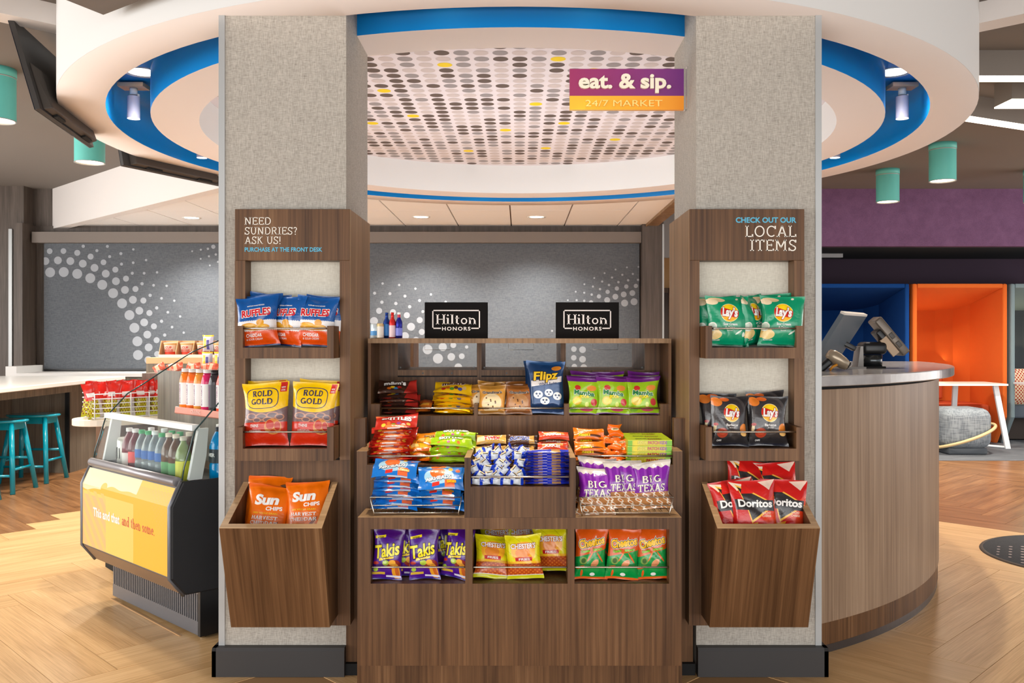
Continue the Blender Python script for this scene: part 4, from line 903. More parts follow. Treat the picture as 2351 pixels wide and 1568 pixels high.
# ------------------------------------------------------------------ packaged goods
def refine(T, mx):
    V, Fc = list(T[0]), []
    st = []
    for f in T[1]:
        for i in range(1, len(f) - 1): st.append((f[0], f[i], f[i + 1]))
    mid = {}
    while st:
        t = st.pop(); L = [(math.dist(V[t[i]], V[t[(i + 1) % 3]]), i) for i in range(3)]; l, i = max(L)
        if l <= mx: Fc.append(t); continue
        a, b, c = t[i], t[(i + 1) % 3], t[(i + 2) % 3]; k = (min(a, b), max(a, b))
        if k not in mid: mid[k] = len(V); V.append(((V[a][0] + V[b][0]) / 2, (V[a][1] + V[b][1]) / 2))
        m = mid[k]; st += [(a, m, c), (m, b, c)]
    return V, Fc
def vinyl(c): return mat('ink_%d_%d_%d' % tuple(c), c, .3, coat=.3)
class Pack:
    """a sealed film bag: front faces -y, bottom edge at the origin; ends='z' seals top/bottom, 'x' left/right"""
    def __init__(s, name, w, h, d, m, texts=(), seed=1, ends='z', seal=.06, pinch=.11, wr=1.0, nx=20, nz=24, flat_bottom=False, nv=None):
        s.name, s.w, s.h, s.d = name, w, h, d; s.vars = []; s.n = 0
        for q in range(nv or (3 if ends == 'z' else 2)): s.build(name, w, h, d, m, texts, seed + 100 * q, ends, seal, pinch, wr, nx, nz, flat_bottom)
    def build(s, name, w, h, d, m, texts, seed, ends, seal, pinch, wr, nx, nz, flat_bottom):
        rn = random.Random(seed); ph = [rn.uniform(0, 6) for _ in range(8)]
        def core(u, v, W_, H_):                       # u across, v between seals -> x, bulge, z, drift
            t = min(max((v - seal) / (1 - 2 * seal), 0), 1); a = 2 * u - 1
            prof = sin(PI * t) ** .55 if 0 < t < 1 else 0
            if flat_bottom and t < .5: prof = max(prof, min(1, t * 9) * .96)
            edge = (1 - abs(a) ** 3.2) ** .55
            b = d / 2 * prof * edge
            x = (u - .5) * W_ * (1 - pinch * prof)
            e0, e1 = math.exp(-t / .13), math.exp(-(1 - t) / .13)
            b *= 1 + wr * .28 * (e0 * cos(a * 9 + ph[0]) + e1 * cos(a * 11 + ph[1]))
            b += wr * d * .035 * (noise.noise(Vector((u * 6 + ph[2], v * 6, ph[3])))) * (prof > 0)
            fl_ = abs(a) ** 2.5
            z = (v - .5) * H_ * (1 - .035 * (1 - fl_)) + wr * .012 * H_ * (sin(a * 2.2 + ph[6]) * v ** 3 + .4 * sin(a * 2.6 + ph[7]) * (1 - v) ** 3)
            x += wr * .022 * W_ * (sin(v * 5 + ph[1]) - sin(ph[1])) * abs(a)
            b += wr * d * .06 * noise.noise(Vector((u * 3.1 + ph[5], v * 2.6, ph[0] + 9))) * (prof > 0) * edge
            b -= wr * d * .11 * max(0, 1 - abs((u - .5) * cos(ph[2]) + (v - .5 - .25 * sin(ph[3])) * sin(ph[2])) * 13) * prof * edge
            drift = wr * .009 * (sin(a * 3 + ph[4]) * v ** 4 + sin(a * 4 + ph[5]) * (1 - v) ** 5 * .4)
            return x, b, z, drift
        def surf(u, v, side):
            if ends == 'z':
                x, b, z, dr = core(u, v, w, h)
            else:
                z, b, x, dr = core(v, u, h, w)
            return (x, -side * b + dr - side * .0004, z + h / 2)
        s.surf = surf
        mb = MB(); V = []; UV = []; Fc = []
        for side in (1, -1):
            b0 = len(V)
            for j in range(nz + 1):
                for i in range(nx + 1):
                    u, v = i / nx, j / nz; V.append(surf(u, v, side)); UV.append((u, v) if side > 0 else (1 - u, v))
            for j in range(nz):
                for i in range(nx):
                    q = b0 + j * (nx + 1) + i; Fc.append((q, q + 1, q + nx + 2, q + nx + 1) if side > 0 else (q, q + nx + 1, q + nx + 2, q + 1))
        mb.add(V, Fc, 0, True, UV); me_ = mb.mesh(name, [m]); lab_ = None
        if texts:
            lb = MB(); mats = []
            def mi(c):
                k = vinyl(c)
                if k not in mats: mats.append(k)
                return mats.index(k)
            def plane(x, y, l):
                u, v = x / w + .5, y / h; u, v = min(max(u, .02), .98), min(max(v, .01), .99)
                p = surf(u, v, 1); return (p[0], p[1] - .0012 - l, p[2])
            for t in texts:
                tx, x, y, ch, c = t[:5]; o = t[5] if len(t) > 5 else {}
                slab = o.get('slab'); bold = o.get('bold', .02); sh = o.get('shear', 0); rot = o.get('rot', 0); fit = o.get('fit')
                size = ch if slab else ch / .7
                k = 1
                for ex, oc in sorted(o.get('out', ()), reverse=True):
                    if slab: T = slabmesh(tx, .2 + ex * 2.6, .11 + ex * 2.6, .1)
                    else: T = textmesh(tx, bold + ex, sh)
                    f2 = fit * width(T) / width(slabmesh(tx, .2, .11, .1) if slab else textmesh(tx, bold, sh)) if fit else None
                    letters(lb, refine(T, .007 / max(size, 1e-4)), size, x, y, plane, mi(oc), lift=.0004 * k, rot=rot, fit=f2); k += 1
                T = slabmesh(tx, .2, .11, .1) if slab else textmesh(tx, bold, sh)
                letters(lb, refine(T, .007 / max(size, 1e-4)), size, x, y, plane, mi(c), lift=.0004 * k, rot=rot, fit=fit)
            lab_ = lb.mesh('printed_label', mats)
        s.vars.append((me_, lab_))
    def at(s, x, y, z, lean=0, roll=0, yaw=0, label='', cat='snack', group=None, sc=1.0, showlab=True):
        me_, lab_ = s.vars[s.n % len(s.vars)]; s.n += 1
        o = bpy.data.objects.new(s.name, me_); COL.objects.link(o); o.location = (x, y, z)
        R = Matrix.Rotation(math.radians(yaw), 4, 'Z') @ Matrix.Rotation(math.radians(-lean), 4, 'X') @ Matrix.Rotation(math.radians(roll), 4, 'Y')
        o.rotation_euler = R.to_euler(); o.scale = (sc, sc, sc)
        tag(o, label, cat, group)
        if lab_ and showlab:
            c = bpy.data.objects.new('printed_label', lab_); COL.objects.link(c); c.parent = o
        return o
WHT, BLK, NAVY, RED = (246, 244, 240), (24, 22, 24), (24, 34, 92), (200, 28, 36)
# --- ridged chips, blue and orange
def f(u, v, add, ell, tri, rect):
    add((v - u.zig(22, .018)) < .50, (235, 232, 232)); 
    for e in ((.30, .40, .20, .065), (.62, .37, .22, .06), (.60, .46, .10, .07), (.45, .36, .2, .05)): add(ell(*e), (226, 158, 26))
    add(ell(.33, .41, .15, .03) , (240, 182, 50)); add(ell(.62, .385, .16, .025), (240, 182, 50))
    add((v - u.zig(22, .012)) < .295, (226, 78, 8)); add(v < .03, (22, 50, 110))
P_ruf = Pack('chip_bag', .162, .195, .055, printmat('chips_blue', (8, 84, 158), f), [
    ('RUFFLES', 0, .117, .026, (206, 24, 38), dict(bold=.04, fit=.118, rot=.03, out=[(.055, WHT)])), ('RUFFLES HAVE RIDGES', 0, .156, .0042, WHT, dict(fit=.07)),
    ('CHEDDAR', -.012, .036, .0125, WHT, dict(fit=.062)), ('& SOUR CREAM', -.012, .024, .0075, WHT, dict(bold=0, fit=.062))], 3)
# --- pretzels
def f(u, v, add, ell, tri, rect):
    w = v + (u - .5) * (u - .5) * -.35
    add(w < .53, (120, 92, 92))
    for e in ((.2, .47, .13, .055), (.45, .46, .15, .06), (.7, .48, .14, .055), (.34, .41, .1, .04), (.6, .41, .12, .045), (.85, .45, .1, .05)):
        add(ell(*e), (192, 140, 116)); add(ell(e[0], e[1], e[2] * .74, e[3] * .7), (116, 98, 104))
    add(v < .375, (204, 44, 12))
    add(ell(.70, .30, .19, .125), (214, 140, 72)); add(ell(.64, .33, .09, .075), (190, 40, 10)); add(ell(.80, .31, .065, .07), (190, 40, 10)); add(ell(.70, .225, .06, .03), (190, 40, 10))
    add(w > .53, (248, 198, 0)) if False else None
    a = ((u - .45) / .37).abs(); b = ((v - .755) / .165).abs()
    q = a * a * a * a + b * b * b; add((q < 1) * (q > .82), (30, 34, 96))
    add(rect(.84, .97, .84, .99), (206, 40, 30))
P_rold = Pack('pretzel_bag', .178, .243, .055, printmat('pretzel_yellow', (248, 200, 4), f), [
    ('ROLD', -.006, .191, .0225, NAVY, dict(slab=1, fit=.078)), ('GOLD', -.009, .160, .0225, NAVY, dict(slab=1, fit=.088)),
    ('THINS', -.04, .072, .011, WHT, dict(fit=.036)), ('ORIGINAL', -.035, .056, .006, WHT, dict(bold=.01, fit=.05)), ('NEW', .072, .218, .006, WHT, dict(fit=.014)), ('LOOK', .072, .208, .006, WHT, dict(fit=.014))], 5)
# --- wavy orange multigrain
def f(u, v, add, ell, tri, rect):
    add(ell(.28, .2, .2, .1), (246, 176, 10)); add(ell(.62, .22, .2, .05, .5), (228, 150, 90)); add(ell(.56, .14, .2, .045, .5), (222, 140, 76)); add(ell(.66, .28, .18, .03, .5), (150, 70, 40)); add(ell(.5, .08, .16, .04, .5), (226, 160, 96))
    add((v - u * .1) > .93, (228, 96, 10))
P_sun = Pack('chip_bag', .168, .235, .055, printmat('chips_orange', (240, 112, 6), f, aspect=.7), [
    ('Sun', -.005, .158, .036, WHT, dict(bold=.05, shear=.15, fit=.098, rot=.08)), ('CHIPS', .03, .136, .014, WHT, dict(bold=.035, fit=.062, rot=.06)),
    ('100% WHOLE GRAIN', -.004, .120, .0062, (250, 200, 40), dict(fit=.1)), ('HARVEST', -.004, .099, .013, WHT, dict(slab=1, fit=.105)), ('CHEDDAR', -.004, .080, .013, WHT, dict(slab=1, fit=.11))], 6)
# --- thin chips, green and black, with a round sun emblem
def emblem(u, v, add, ell, cx=.52, cy=.665, r=.215, asp=.81):
    add(ell(cx, cy, r * 1.07, r * asp * 1.07), (252, 232, 150)); add(ell(cx, cy, r, r * asp), (250, 184, 14)); add(ell(cx, cy + .04, r * .9, r * asp * .7), (252, 212, 20))
    w = v - cy + (u - cx) * .12 + ((u - cx) * 16).sin() * .012
    add(ell(cx, cy, r * 1.07, r * asp * 1.07) * (w < .068) * (w > -.068), (218, 40, 24))
def f(u, v, add, ell, tri, rect):
    add(ell(.1, .26, .18, .1), (226, 186, 110)); add(ell(.18, .22, .16, .09), (240, 210, 140)); add(ell(.08, .38, .11, .09), (222, 226, 210)); add(ell(.08, .38, .08, .065), (190, 206, 186))
    add(ell(.25, .93, .2, .045), (226, 198, 150)); add(ell(.12, .88, .14, .06), (236, 214, 176)); add(ell(.75, .28, .09, .018, .5), (220, 232, 214)); add(ell(.86, .24, .03, .05, -.4), (224, 236, 220)); add(ell(.74, .95, .03, .02), (232, 214, 190))
    emblem(u, v, add, ell); add(v < .035, (0, 96, 66))
P_layg = Pack('chip_bag', .168, .195, .055, printmat('chips_green', (0, 148, 104), f, aspect=.86), [
    ("Lay's", .004, .116, .033, WHT, dict(bold=.045, shear=.12, fit=.066, rot=-.05, out=[(.04, (170, 20, 20))])), ('Sour Cream', .006, .080, .0095, WHT, dict(fit=.058)), ('& Onion', .006, .067, .0095, WHT, dict(fit=.04)), ('flavored', .006, .058, .004, WHT, dict(fit=.02)), ('POTATO CHIPS', -.05, .02, .005, WHT, dict(fit=.035))], 8)
def f(u, v, add, ell, tri, rect):
    add(ell(.5, .62, .46, .40), (74, 70, 70)); add(ell(.5, .64, .38, .33), (58, 54, 56))
    add(ell(.12, .88, .15, .09), (232, 128, 46)); add(ell(.34, .94, .13, .04), (222, 104, 40)); add(ell(.27, .26, .14, .10), (168, 52, 24)); add(ell(.27, .28, .10, .06), (196, 74, 40))
    add(ell(.9, .33, .14, .12), (240, 140, 50)); add(ell(.88, .25, .1, .05), (246, 196, 120)); add(ell(.08, .36, .035, .1, -.2), (230, 208, 160)); add(ell(.1, .43, .06, .03), (176, 56, 50))
    emblem(u, v, add, ell); add(v < .05, (26, 28, 42))
P_layb = Pack('chip_bag', .150, .192, .055, printmat('chips_black', (42, 40, 42), f, aspect=.78, coat=.5), [
    ("Lay's", .004, .114, .030, WHT, dict(bold=.045, shear=.12, fit=.060, rot=-.03, out=[(.04, (170, 20, 20))])), ('Barbecue', .004, .076, .0098, WHT, dict(fit=.048)), ('flavored', .004, .068, .0042, WHT, dict(fit=.024)), ('CHIPS', -.045, .018, .006, WHT, dict(fit=.018))], 9)
# --- tortilla chips, red
def f(u, v, add, ell, tri, rect):
    add(tri((.0, .9), (.25, .55), (.0, .25)), (232, 96, 30)); add(tri((.55, .5), (1.0, .15), (1.0, .8)), (226, 62, 24)); add(tri((1, 1), (.62, .97), (.86, .84)), (240, 210, 190)); add(tri((.02, .98), (.16, .84), (.32, .95)), (246, 226, 200))
    add(tri((.14, .95), (.42, .34), (.98, .62)), (250, 190, 70)); add(tri((.17, .91), (.43, .385), (.93, .62)), (44, 40, 42)); add(rect(.06, .95, .555, .715, -.03), (44, 40, 42)); add(tri((.3, .97), (.22, .8), (.5, .8)), (216, 34, 26))
    add(tri((.12, .285), (.38, .02), (.56, .36)), (232, 150, 34)); add(tri((.17, .275), (.38, .07), (.51, .33)), (246, 182, 60)); add(tri((.56, .3), (.62, .06), (.84, .27)), (226, 146, 34)); add(tri((.6, .27), (.64, .11), (.78, .25)), (244, 176, 56))
P_dor = Pack('tortilla_chip_bag', .172, .24, .06, printmat('tortilla_red', (204, 26, 24), f), [
    ('Doritos', .002, .142, .0265, WHT, dict(bold=.035, fit=.135, rot=-.03, out=[(.03, BLK)])), ('NACHO', .045, .116, .0075, (252, 226, 200), dict(fit=.032)), ('CHEESE', .045, .105, .0075, (252, 226, 200), dict(fit=.036))], 12)
# --- rolled tortilla, purple
def f(u, v, add, ell, tri, rect):
    add((v + u * .2) > .95, (70, 12, 110)); add(rect(.04, .42, .79, .84, .12), (246, 222, 30)); add(rect(.22, .72, .345, .40, .12), (250, 214, 40))
    add(ell(.74, .3, .24, .1), (150, 40, 30)); add(ell(.82, .17, .13, .17, .5), (236, 160, 40)); add(ell(.68, .34, .12, .06), (246, 178, 60)); add(ell(.46, .335, .11, .055), (176, 206, 60)); add(ell(.14, .2, .08, .04), (160, 196, 60)); add(ell(.12, .33, .1, .03), (190, 50, 40)); add(ell(.86, .16, .06, .11, .5), (200, 96, 30))
    add(rect(.5, .98, .045, .085), (226, 222, 240)); add(rect(.04, .46, .1, .15), (214, 176, 60)); add(v < .03, (44, 24, 130))
P_tak = Pack('rolled_chip_bag', .115, .187, .04, printmat('takis_purple', (76, 18, 140), f, coat=.6), [
    ('Takis', .001, .088, .045, (248, 234, 40), dict(bold=.028, shear=.2, fit=.098, rot=.2, out=[(.045, (40, 10, 70))])), ('FUEGO', -.003, .0715, .0055, BLK, dict(fit=.026, rot=.13)), ('INTENSE', -.03, .153, .0055, BLK, dict(fit=.026, rot=.13))], 14)
# --- corn fries, yellow
def f(u, v, add, ell, tri, rect):
    g = (u * 9 + v * 14).sin().abs(); add((g < .06) * (v > .4), (180, 170, 10))
    add(ell(.5, .62, .36, .24), (250, 178, 40)); add(ell(.47, .60, .22, .13), (236, 140, 50)); add((v - u.zig(26, .02)) < .40, (246, 186, 30)); add((v - u.zig(20, .02)) < .345, (190, 76, 22))
    g2 = (u * 50).sin() * (v * 70).sin(); add((g2 > .35) * (v < .34) * (v > .1), (224, 120, 40)); add(v < .08, (206, 206, 20)); add((v < .1) * (v > .08), (236, 230, 220))
    add(rect(.24, .74, .415, .505), (196, 28, 30))
P_che = Pack('corn_fry_bag', .135, .16, .04, printmat('fries_yellow', (232, 222, 14), f), [
    ("CHESTER'S", 0, .113, .017, WHT, dict(bold=.03, fit=.098, out=[(.05, (170, 30, 40))])), ('FRIES', .0, .0695, .008, WHT, dict(fit=.044))], 15)
# --- cheese puffs, orange and green
def f(u, v, add, ell, tri, rect):
    add((v - u * .16) < .44, (0, 148, 66)); add(ell(.24, .37, .12, .075), (120, 160, 70)); add(ell(.24, .37, .07, .05), (60, 100, 50)); add(ell(.45, .46, .12, .025, .6), (236, 110, 30)); add(ell(.78, .44, .13, .025, -.5), (228, 96, 30)); add(ell(.15, .24, .13, .025, .1), (228, 96, 30)); add(ell(.2, .12, .035, .07, -.3), (228, 96, 30))
    add(ell(.60, .32, .14, .07, .2), (228, 150, 100)); add(ell(.52, .10, .08, .035), (238, 236, 230)); add(v < .045, (226, 96, 20))
P_cheet = Pack('cheese_puff_bag', .122, .188, .045, printmat('puffs_orange', (216, 86, 14), f, aspect=.65, coat=.5), [
    ('Cheetos', .002, .124, .028, (250, 196, 30), dict(bold=.04, fit=.102, rot=.2, out=[(.05, BLK), (.085, WHT)])), ('Cheddar', -.024, .101, .0085, (150, 214, 40), dict(bold=.04, fit=.036, rot=.14, out=[(.05, (30, 70, 20))])), ('Jalapeno', .024, .109, .0085, (150, 214, 40), dict(bold=.04, fit=.040, rot=.14, out=[(.05, (30, 70, 20))]))], 16)
# --- button candies, brown and yellow pouches
def f(u, v, add, ell, tri, rect):
    add((u - v * .2) > .66, (176, 44, 36))
    for k, c in enumerate(((216, 110, 30), (236, 200, 40), (60, 150, 210), (196, 40, 34), (90, 60, 40))): add(ell(.28 + k * .09, .26 + (k % 2) * .08, .06, .09), c)
P_mmb = Pack('candy_pouch', .165, .10, .02, printmat('pouch_brown', (62, 36, 28), f), [('m&m\'s', -.012, .052, .026, WHT, dict(bold=.05, fit=.095, out=[(.04, (40, 20, 16))]))], 17, nx=18, nz=12, ends='x', wr=1.4)
def f(u, v, add, ell, tri, rect):
    for k, c in enumerate(((196, 40, 34), (226, 110, 30), (90, 160, 60), (110, 70, 50), (80, 90, 170), (230, 190, 120))): add(ell(.25 + k * .11, .22 + (k % 2) * .08, .06, .1), c)
P_mmy = Pack('candy_pouch', .165, .10, .02, printmat('pouch_yellow', (246, 192, 16), f), [('m&m\'s', 0, .052, .026, (96, 50, 30), dict(bold=.05, fit=.10, out=[(.04, WHT)]))], 18, nx=18, nz=12, ends='x', wr=1.4)
def f(u, v, add, ell, tri, rect): add(v < .4, (206, 110, 30)); add(rect(.2, .8, .1, .3), (236, 170, 60))
P_pb = Pack('candy_pouch', .06, .09, .018, printmat('pouch_orange', (222, 96, 24), f), seed=19, ends='x', nx=10, nz=10)
# --- cookies
def cookie(base, ck, nm):
    def f(u, v, add, ell, tri, rect):
        add(v > .86, tuple(int(c * .8) for c in base)); add(ell(.5, .38, .38, .33), ck)
        for k in range(9): add(ell(.28 + (k * .37 % .46), .2 + (k * .23 % .4), .03, .028), (96, 54, 30))
        add(v < .12, tuple(int(c * .7) for c in base))
    return printmat(nm, base, f)
TXc = [("Grandma's", 0, .088, .011, BLK, dict(shear=.15, bold=.03, fit=.088, out=[(.035, (250, 240, 226))]))]
P_cka = Pack('cookie_pack', .118, .125, .025, cookie((226, 158, 60), (240, 214, 166), 'cookie_gold'), TXc, 20)
P_ckb = Pack('cookie_pack', .118, .125, .025, cookie((176, 104, 40), (196, 140, 84), 'cookie_brown'), TXc, 21)
# --- coated pretzels stand-up pouch
def f(u, v, add, ell, tri, rect):
    add(rect(.1, .96, .50, .61, .12), (236, 228, 222)); add(ell(.78, .88, .14, .045), (230, 140, 40)); add(v > .95, (20, 76, 130))
    for e in ((.28, .36, .13, .075), (.58, .40, .12, .07), (.82, .34, .12, .075), (.47, .24, .13, .075)):
        add(ell(*e), (238, 232, 224)); add(ell(e[0] - .045, e[1] + .015, .03, .02), (22, 50, 90)); add(ell(e[0] + .045, e[1] + .015, .03, .02), (22, 50, 90)); add(ell(e[0], e[1] - .03, .025, .015), (22, 50, 90))
P_flip = Pack('pretzel_pouch', .165, .223, .045, printmat('pouch_navy', (18, 62, 110), f, coat=.7, metal=.25), [
    ('Flipz', .002, .147, .035, (252, 206, 40), dict(bold=.03, shear=.15, fit=.115, rot=.1, out=[(.05, (40, 24, 10))])), ('White Fudge', .01, .124, .0105, (30, 50, 96), dict(fit=.085, rot=.1))], 22, flat_bottom=True)
# --- sour chews, green
def f(u, v, add, ell, tri, rect):
    add((v + u * -.03) > .88, (110, 34, 130)); add(ell(.28, .36, .16, .12), (246, 206, 60)); add(ell(.28, .36, .12, .09), (250, 224, 110)); add(ell(.84, .33, .10, .10), (206, 60, 60)); add(ell(.76, .72, .16, .08), (240, 150, 60)); add(ell(.3, .72, .1, .07), (206, 50, 40)); add(ell(.62, .13, .2, .06), (206, 70, 110)); add(ell(.62, .26, .06, .07), (226, 240, 120)); add(v < .03, (110, 34, 130)); add(ell(.2, .12, .12, .06), (120, 180, 40))
P_mam = Pack('chew_bag', .138, .155, .035, printmat('chews_lime', (160, 204, 26), f), [
    ('Mamba', 0, .080, .019, (16, 120, 60), dict(bold=.04, fit=.094, rot=-.08, out=[(.05, WHT)])), ('SOUR', .004, .068, .012, (250, 224, 40), dict(bold=.04, fit=.045, out=[(.04, (150, 150, 20))]))], 23)
# --- fruit candies
def f(u, v, add, ell, tri, rect):
    for k, c in enumerate(((250, 220, 60), (240, 120, 40), (110, 190, 60), (150, 60, 150), (246, 240, 230), (250, 200, 90))): add(ell(.2 + k * .12, .2 + (k % 2) * .1, .05, .1), c)
    add(rect(.25, .75, .03, .2), (240, 130, 60)); add((v < .05) * (u > .3) * (u < .6), (220, 200, 200)); add((v > .9) * (u < .4), (240, 120, 70))
P_skr = Pack('candy_pouch', .165, .105, .02, printmat('pouch_red', (206, 44, 30), f), [('SKITTLES', 0, .055, .022, WHT, dict(bold=.045, fit=.12, out=[(.04, (120, 20, 20))]))], 24, nx=18, nz=12, ends='x', wr=1.5)
def f(u, v, add, ell, tri, rect):
    for k, c in enumerate(((240, 130, 60), (236, 190, 50), (200, 110, 150), (246, 250, 220), (230, 120, 60), (250, 240, 120))): add(ell(.2 + k * .12, .24 + (k % 2) * .12, .04, .12), c)
P_skg = Pack('candy_bar', .165, .05, .026, printmat('bar_lime', (166, 206, 24), f), [('SKITTLES', 0, .026, .014, WHT, dict(bold=.05, fit=.10, out=[(.04, (90, 130, 20))]))], 25, ends='x', nx=22, nz=10, wr=1.5)
def f(u, v, add, ell, tri, rect): add(rect(.5, .85, .2, .7), (250, 190, 20)); add(rect(.1, .45, .25, .5), (252, 214, 120)); add(v < .12, (200, 90, 10))
P_pcs = Pack('candy_pouch', .085, .095, .016, printmat('pouch_amber', (240, 142, 12), f), [("PIECES", .012, .05, .012, (96, 50, 20), dict(bold=.03, fit=.04))], 26, nx=12, nz=12, ends='x', wr=1.4)
# --- bars
def bar(nm, base, w, h, d, texts, seed, fn=None, **kw): return Pack('candy_bar', w, h, d, printmat(nm, base, fn or (lambda *a: None)), texts, seed, ends='x', nx=20, nz=8, **kw)
P_twx = bar('bar_gold', (226, 176, 84), .118, .045, .02, [('TWIX', .004, .014, .018, (206, 40, 34), dict(bold=.05, shear=.2, fit=.066, out=[(.05, WHT)]))], 27, lambda u, v, add, ell, tri, rect: add(rect(.02, .3, .2, .8), (246, 226, 180)))
P_snk = bar('bar_brown', (98, 56, 36), .118, .045, .022, [('SNICKERS', -.012, .012, .020, (40, 60, 150), dict(bold=.05, shear=.2, fit=.082, out=[(.05, WHT)]))], 28, lambda u, v, add, ell, tri, rect: (add(u > .72, (214, 164, 80)), add((u > .9) + (u < .07), (70, 44, 34)))) 
P_kit = bar('bar_red', (226, 74, 40), .118, .04, .018, [('KitKat', 0, .012, .015, WHT, dict(bold=.03, shear=.1, fit=.06))], 29, lambda u, v, add, ell, tri, rect: add(rect(.15, .85, .55, .8), (250, 170, 90)))
P_ree = bar('bar_orange', (240, 116, 10), .12, .05, .022, [("Reese's", -.018, .006, .013, (250, 220, 40), dict(bold=.03, shear=.1, fit=.045, out=[(.04, (90, 40, 10))]))], 30, lambda u, v, add, ell, tri, rect: add(rect(.55, .9, .12, .3), (90, 46, 20)))
P_cup = Pack('candy_packet', .062, .05, .018, printmat('packet_orange', (238, 108, 16), lambda u, v, add, ell, tri, rect: (add(ell(.5, .6, .3, .12), (250, 236, 200)), add(ell(.5, .62, .22, .07), (150, 120, 60)))), seed=31, ends='x', nx=12, nz=8, wr=1.5)
P_min = Pack('candy_packet', .046, .032, .026, printmat('packet_blue', (24, 66, 196), lambda u, v, add, ell, tri, rect: (add(rect(.2, .8, -.1, .72), (208, 216, 226)), add(rect(.2, .8, .72, 1.1), (240, 214, 170)), add(rect(.35, .75, .66, .78), (40, 30, 30)))), seed=32, ends='x', nx=12, nz=8, wr=1.8, seal=.1)
P_blu = bar('bar_blue', (40, 58, 196), .166, .045, .013, [], 33, wr=.35, pinch=.04, fn= lambda u, v, add, ell, tri, rect: (add(rect(.6, .8, -.1, 1.1), (196, 146, 84)), add(rect(.1, .55, .5, .9), (240, 226, 216)), add(rect(.3, .5, .02, .07), (200, 190, 226))))
def f(u, v, add, ell, tri, rect):
    add(ell(.45, .55, .33, .36), (170, 212, 232)); add(ell(.42, .72, .17, .24), (240, 110, 40)); add(rect(.58, .8, .05, .36), (240, 110, 60)); add(ell(.7, .85, .05, .08), (250, 180, 40)); add(ell(.86, .8, .05, .08), (236, 100, 50)); add(rect(.3, .46, .0, .16, .3), (226, 50, 40)); add(rect(.35, .8, -.1, .04), (190, 200, 214))
P_air = Pack('candy_pouch', .17, .105, .022, printmat('pouch_sky', (24, 118, 206), f), [('AIRHEADS', -.01, .038, .017, WHT, dict(bold=.04, fit=.10, rot=.12, out=[(.045, (30, 50, 110))])), ('bites', .04, .022, .014, (250, 190, 30), dict(bold=.04, fit=.035, out=[(.04, (200, 60, 30))]))], 34, nx=18, nz=12, ends='x', wr=1.5)
# --- cinnamon rolls in clear bags with purple card
def f(u, v, add, ell, tri, rect):
    g = ((u * 26 + v * 20).sin() + (v * 60 + u * 9).sin() * .6); add(g > .3, (236, 224, 206)); add(g > 1.1, (196, 120, 60)); add(v > .36, (124, 26, 160)); 
    r = ((u - .5) * 30).sin(); add((r > .5) * (v > .45) * (v < .86), (150, 60, 180)); add((v - ((u * 30).sin() * .02)) > .87, (222, 214, 206)); add(v > .96, (196, 186, 176))
P_tex = Pack('pastry_bag', .145, .175, .06, printmat('pastry_purple', (176, 120, 70), f, coat=.8), [
    ('BIG', 0, .098, .026, (238, 232, 214), dict(slab=1, fit=.074, out=[(.03, (60, 20, 100))])), ('TEXAS', 0, .066, .026, (238, 232, 214), dict(slab=1, fit=.11, out=[(.03, (60, 20, 100))]))], 35, wr=1.6)
# ------------------------------------------------------------------ stocking the towers
def X_(px, Y): return wx(px, Y)
R = random.Random(11)
zt1, zt2 = wz(798, 3.316) + .001, wz(1030, 3.316) + .001
def row(P, items, z, lab, cat, grp):
    for it in items:
        px, Y, lean, roll, yaw, dz, tx = it
        P.at(X_(px, Y), Y, z + dz, lean, roll, yaw, lab % tx, cat, grp)
row(P_ruf, [(595, 3.372, 7, -5, 4, .0, 'front left, tilted left'), (722, 3.372, 7, 3, -3, .0, 'front right'), (655, 3.405, 6, 2, -32, .002, 'between the two front ones, turned sideways'), (602, 3.42, 5, -3, 3, .008, 'behind the front left one'), (612, 3.455, 4, 4, 0, .014, 'rearmost on the left, corner sticking up'), (738, 3.43, 5, 4, -4, .006, 'behind the front right one')],
    zt1, 'blue and orange ridged chip bag, upper left tray, %s', 'chip bag', 'blue chip bags in the upper left tray')
row(P_rold, [(609, 3.372, 5, -2, 3, 0, 'front left'), (719, 3.372, 5, 2, -3, 0, 'front right'), (598, 3.44, 4, 1, 2, .006, 'behind on the left'), (722, 3.44, 4, 5, -3, .008, 'behind on the right')],
    zt2, 'yellow pretzel bag, lower left tray, %s', 'pretzel bag', 'pretzel bags in the lower left tray')
row(P_sun, [(598, 3.275, 22, 6, 6, 0, 'left one, tilted'), (697, 3.275, 22, -3, -3, .014, 'right one, facing straight out'), (604, 3.35, 16, 3, 0, .018, 'behind the left one')],
    .545, 'orange chip bag, left bin, %s', 'chip bag', 'orange chip bags in the left bin')
row(P_layg, [(1668, 3.372, 6, 2, 3, 0, 'front left'), (1790, 3.372, 6, 3, -5, 0, 'front right'), (1733, 3.42, 6, -4, 48, .006, 'turned sideways in the middle'), (1645, 3.45, 4, -1, 2, .002, 'behind the front left one'), (1770, 3.445, 4, -2, 0, .010, 'behind the front right one, highest'), (1782, 3.475, 2, 2, 0, .006, 'rearmost on the right')],
    zt1, 'green chip bag, upper right tray, %s', 'chip bag', 'green chip bags in the upper right tray')
row(P_layb, [(1675, 3.372, 6, 2, 4, 0, 'front left'), (1765, 3.372, 6, 0, -2, 0, 'front right'), (1652, 3.44, 5, 0, 2, .006, 'behind on the left'), (1762, 3.44, 5, -2, 0, .014, 'behind on the right, highest')],
    zt2, 'black chip bag, lower right tray, %s', 'chip bag', 'black chip bags in the lower right tray')
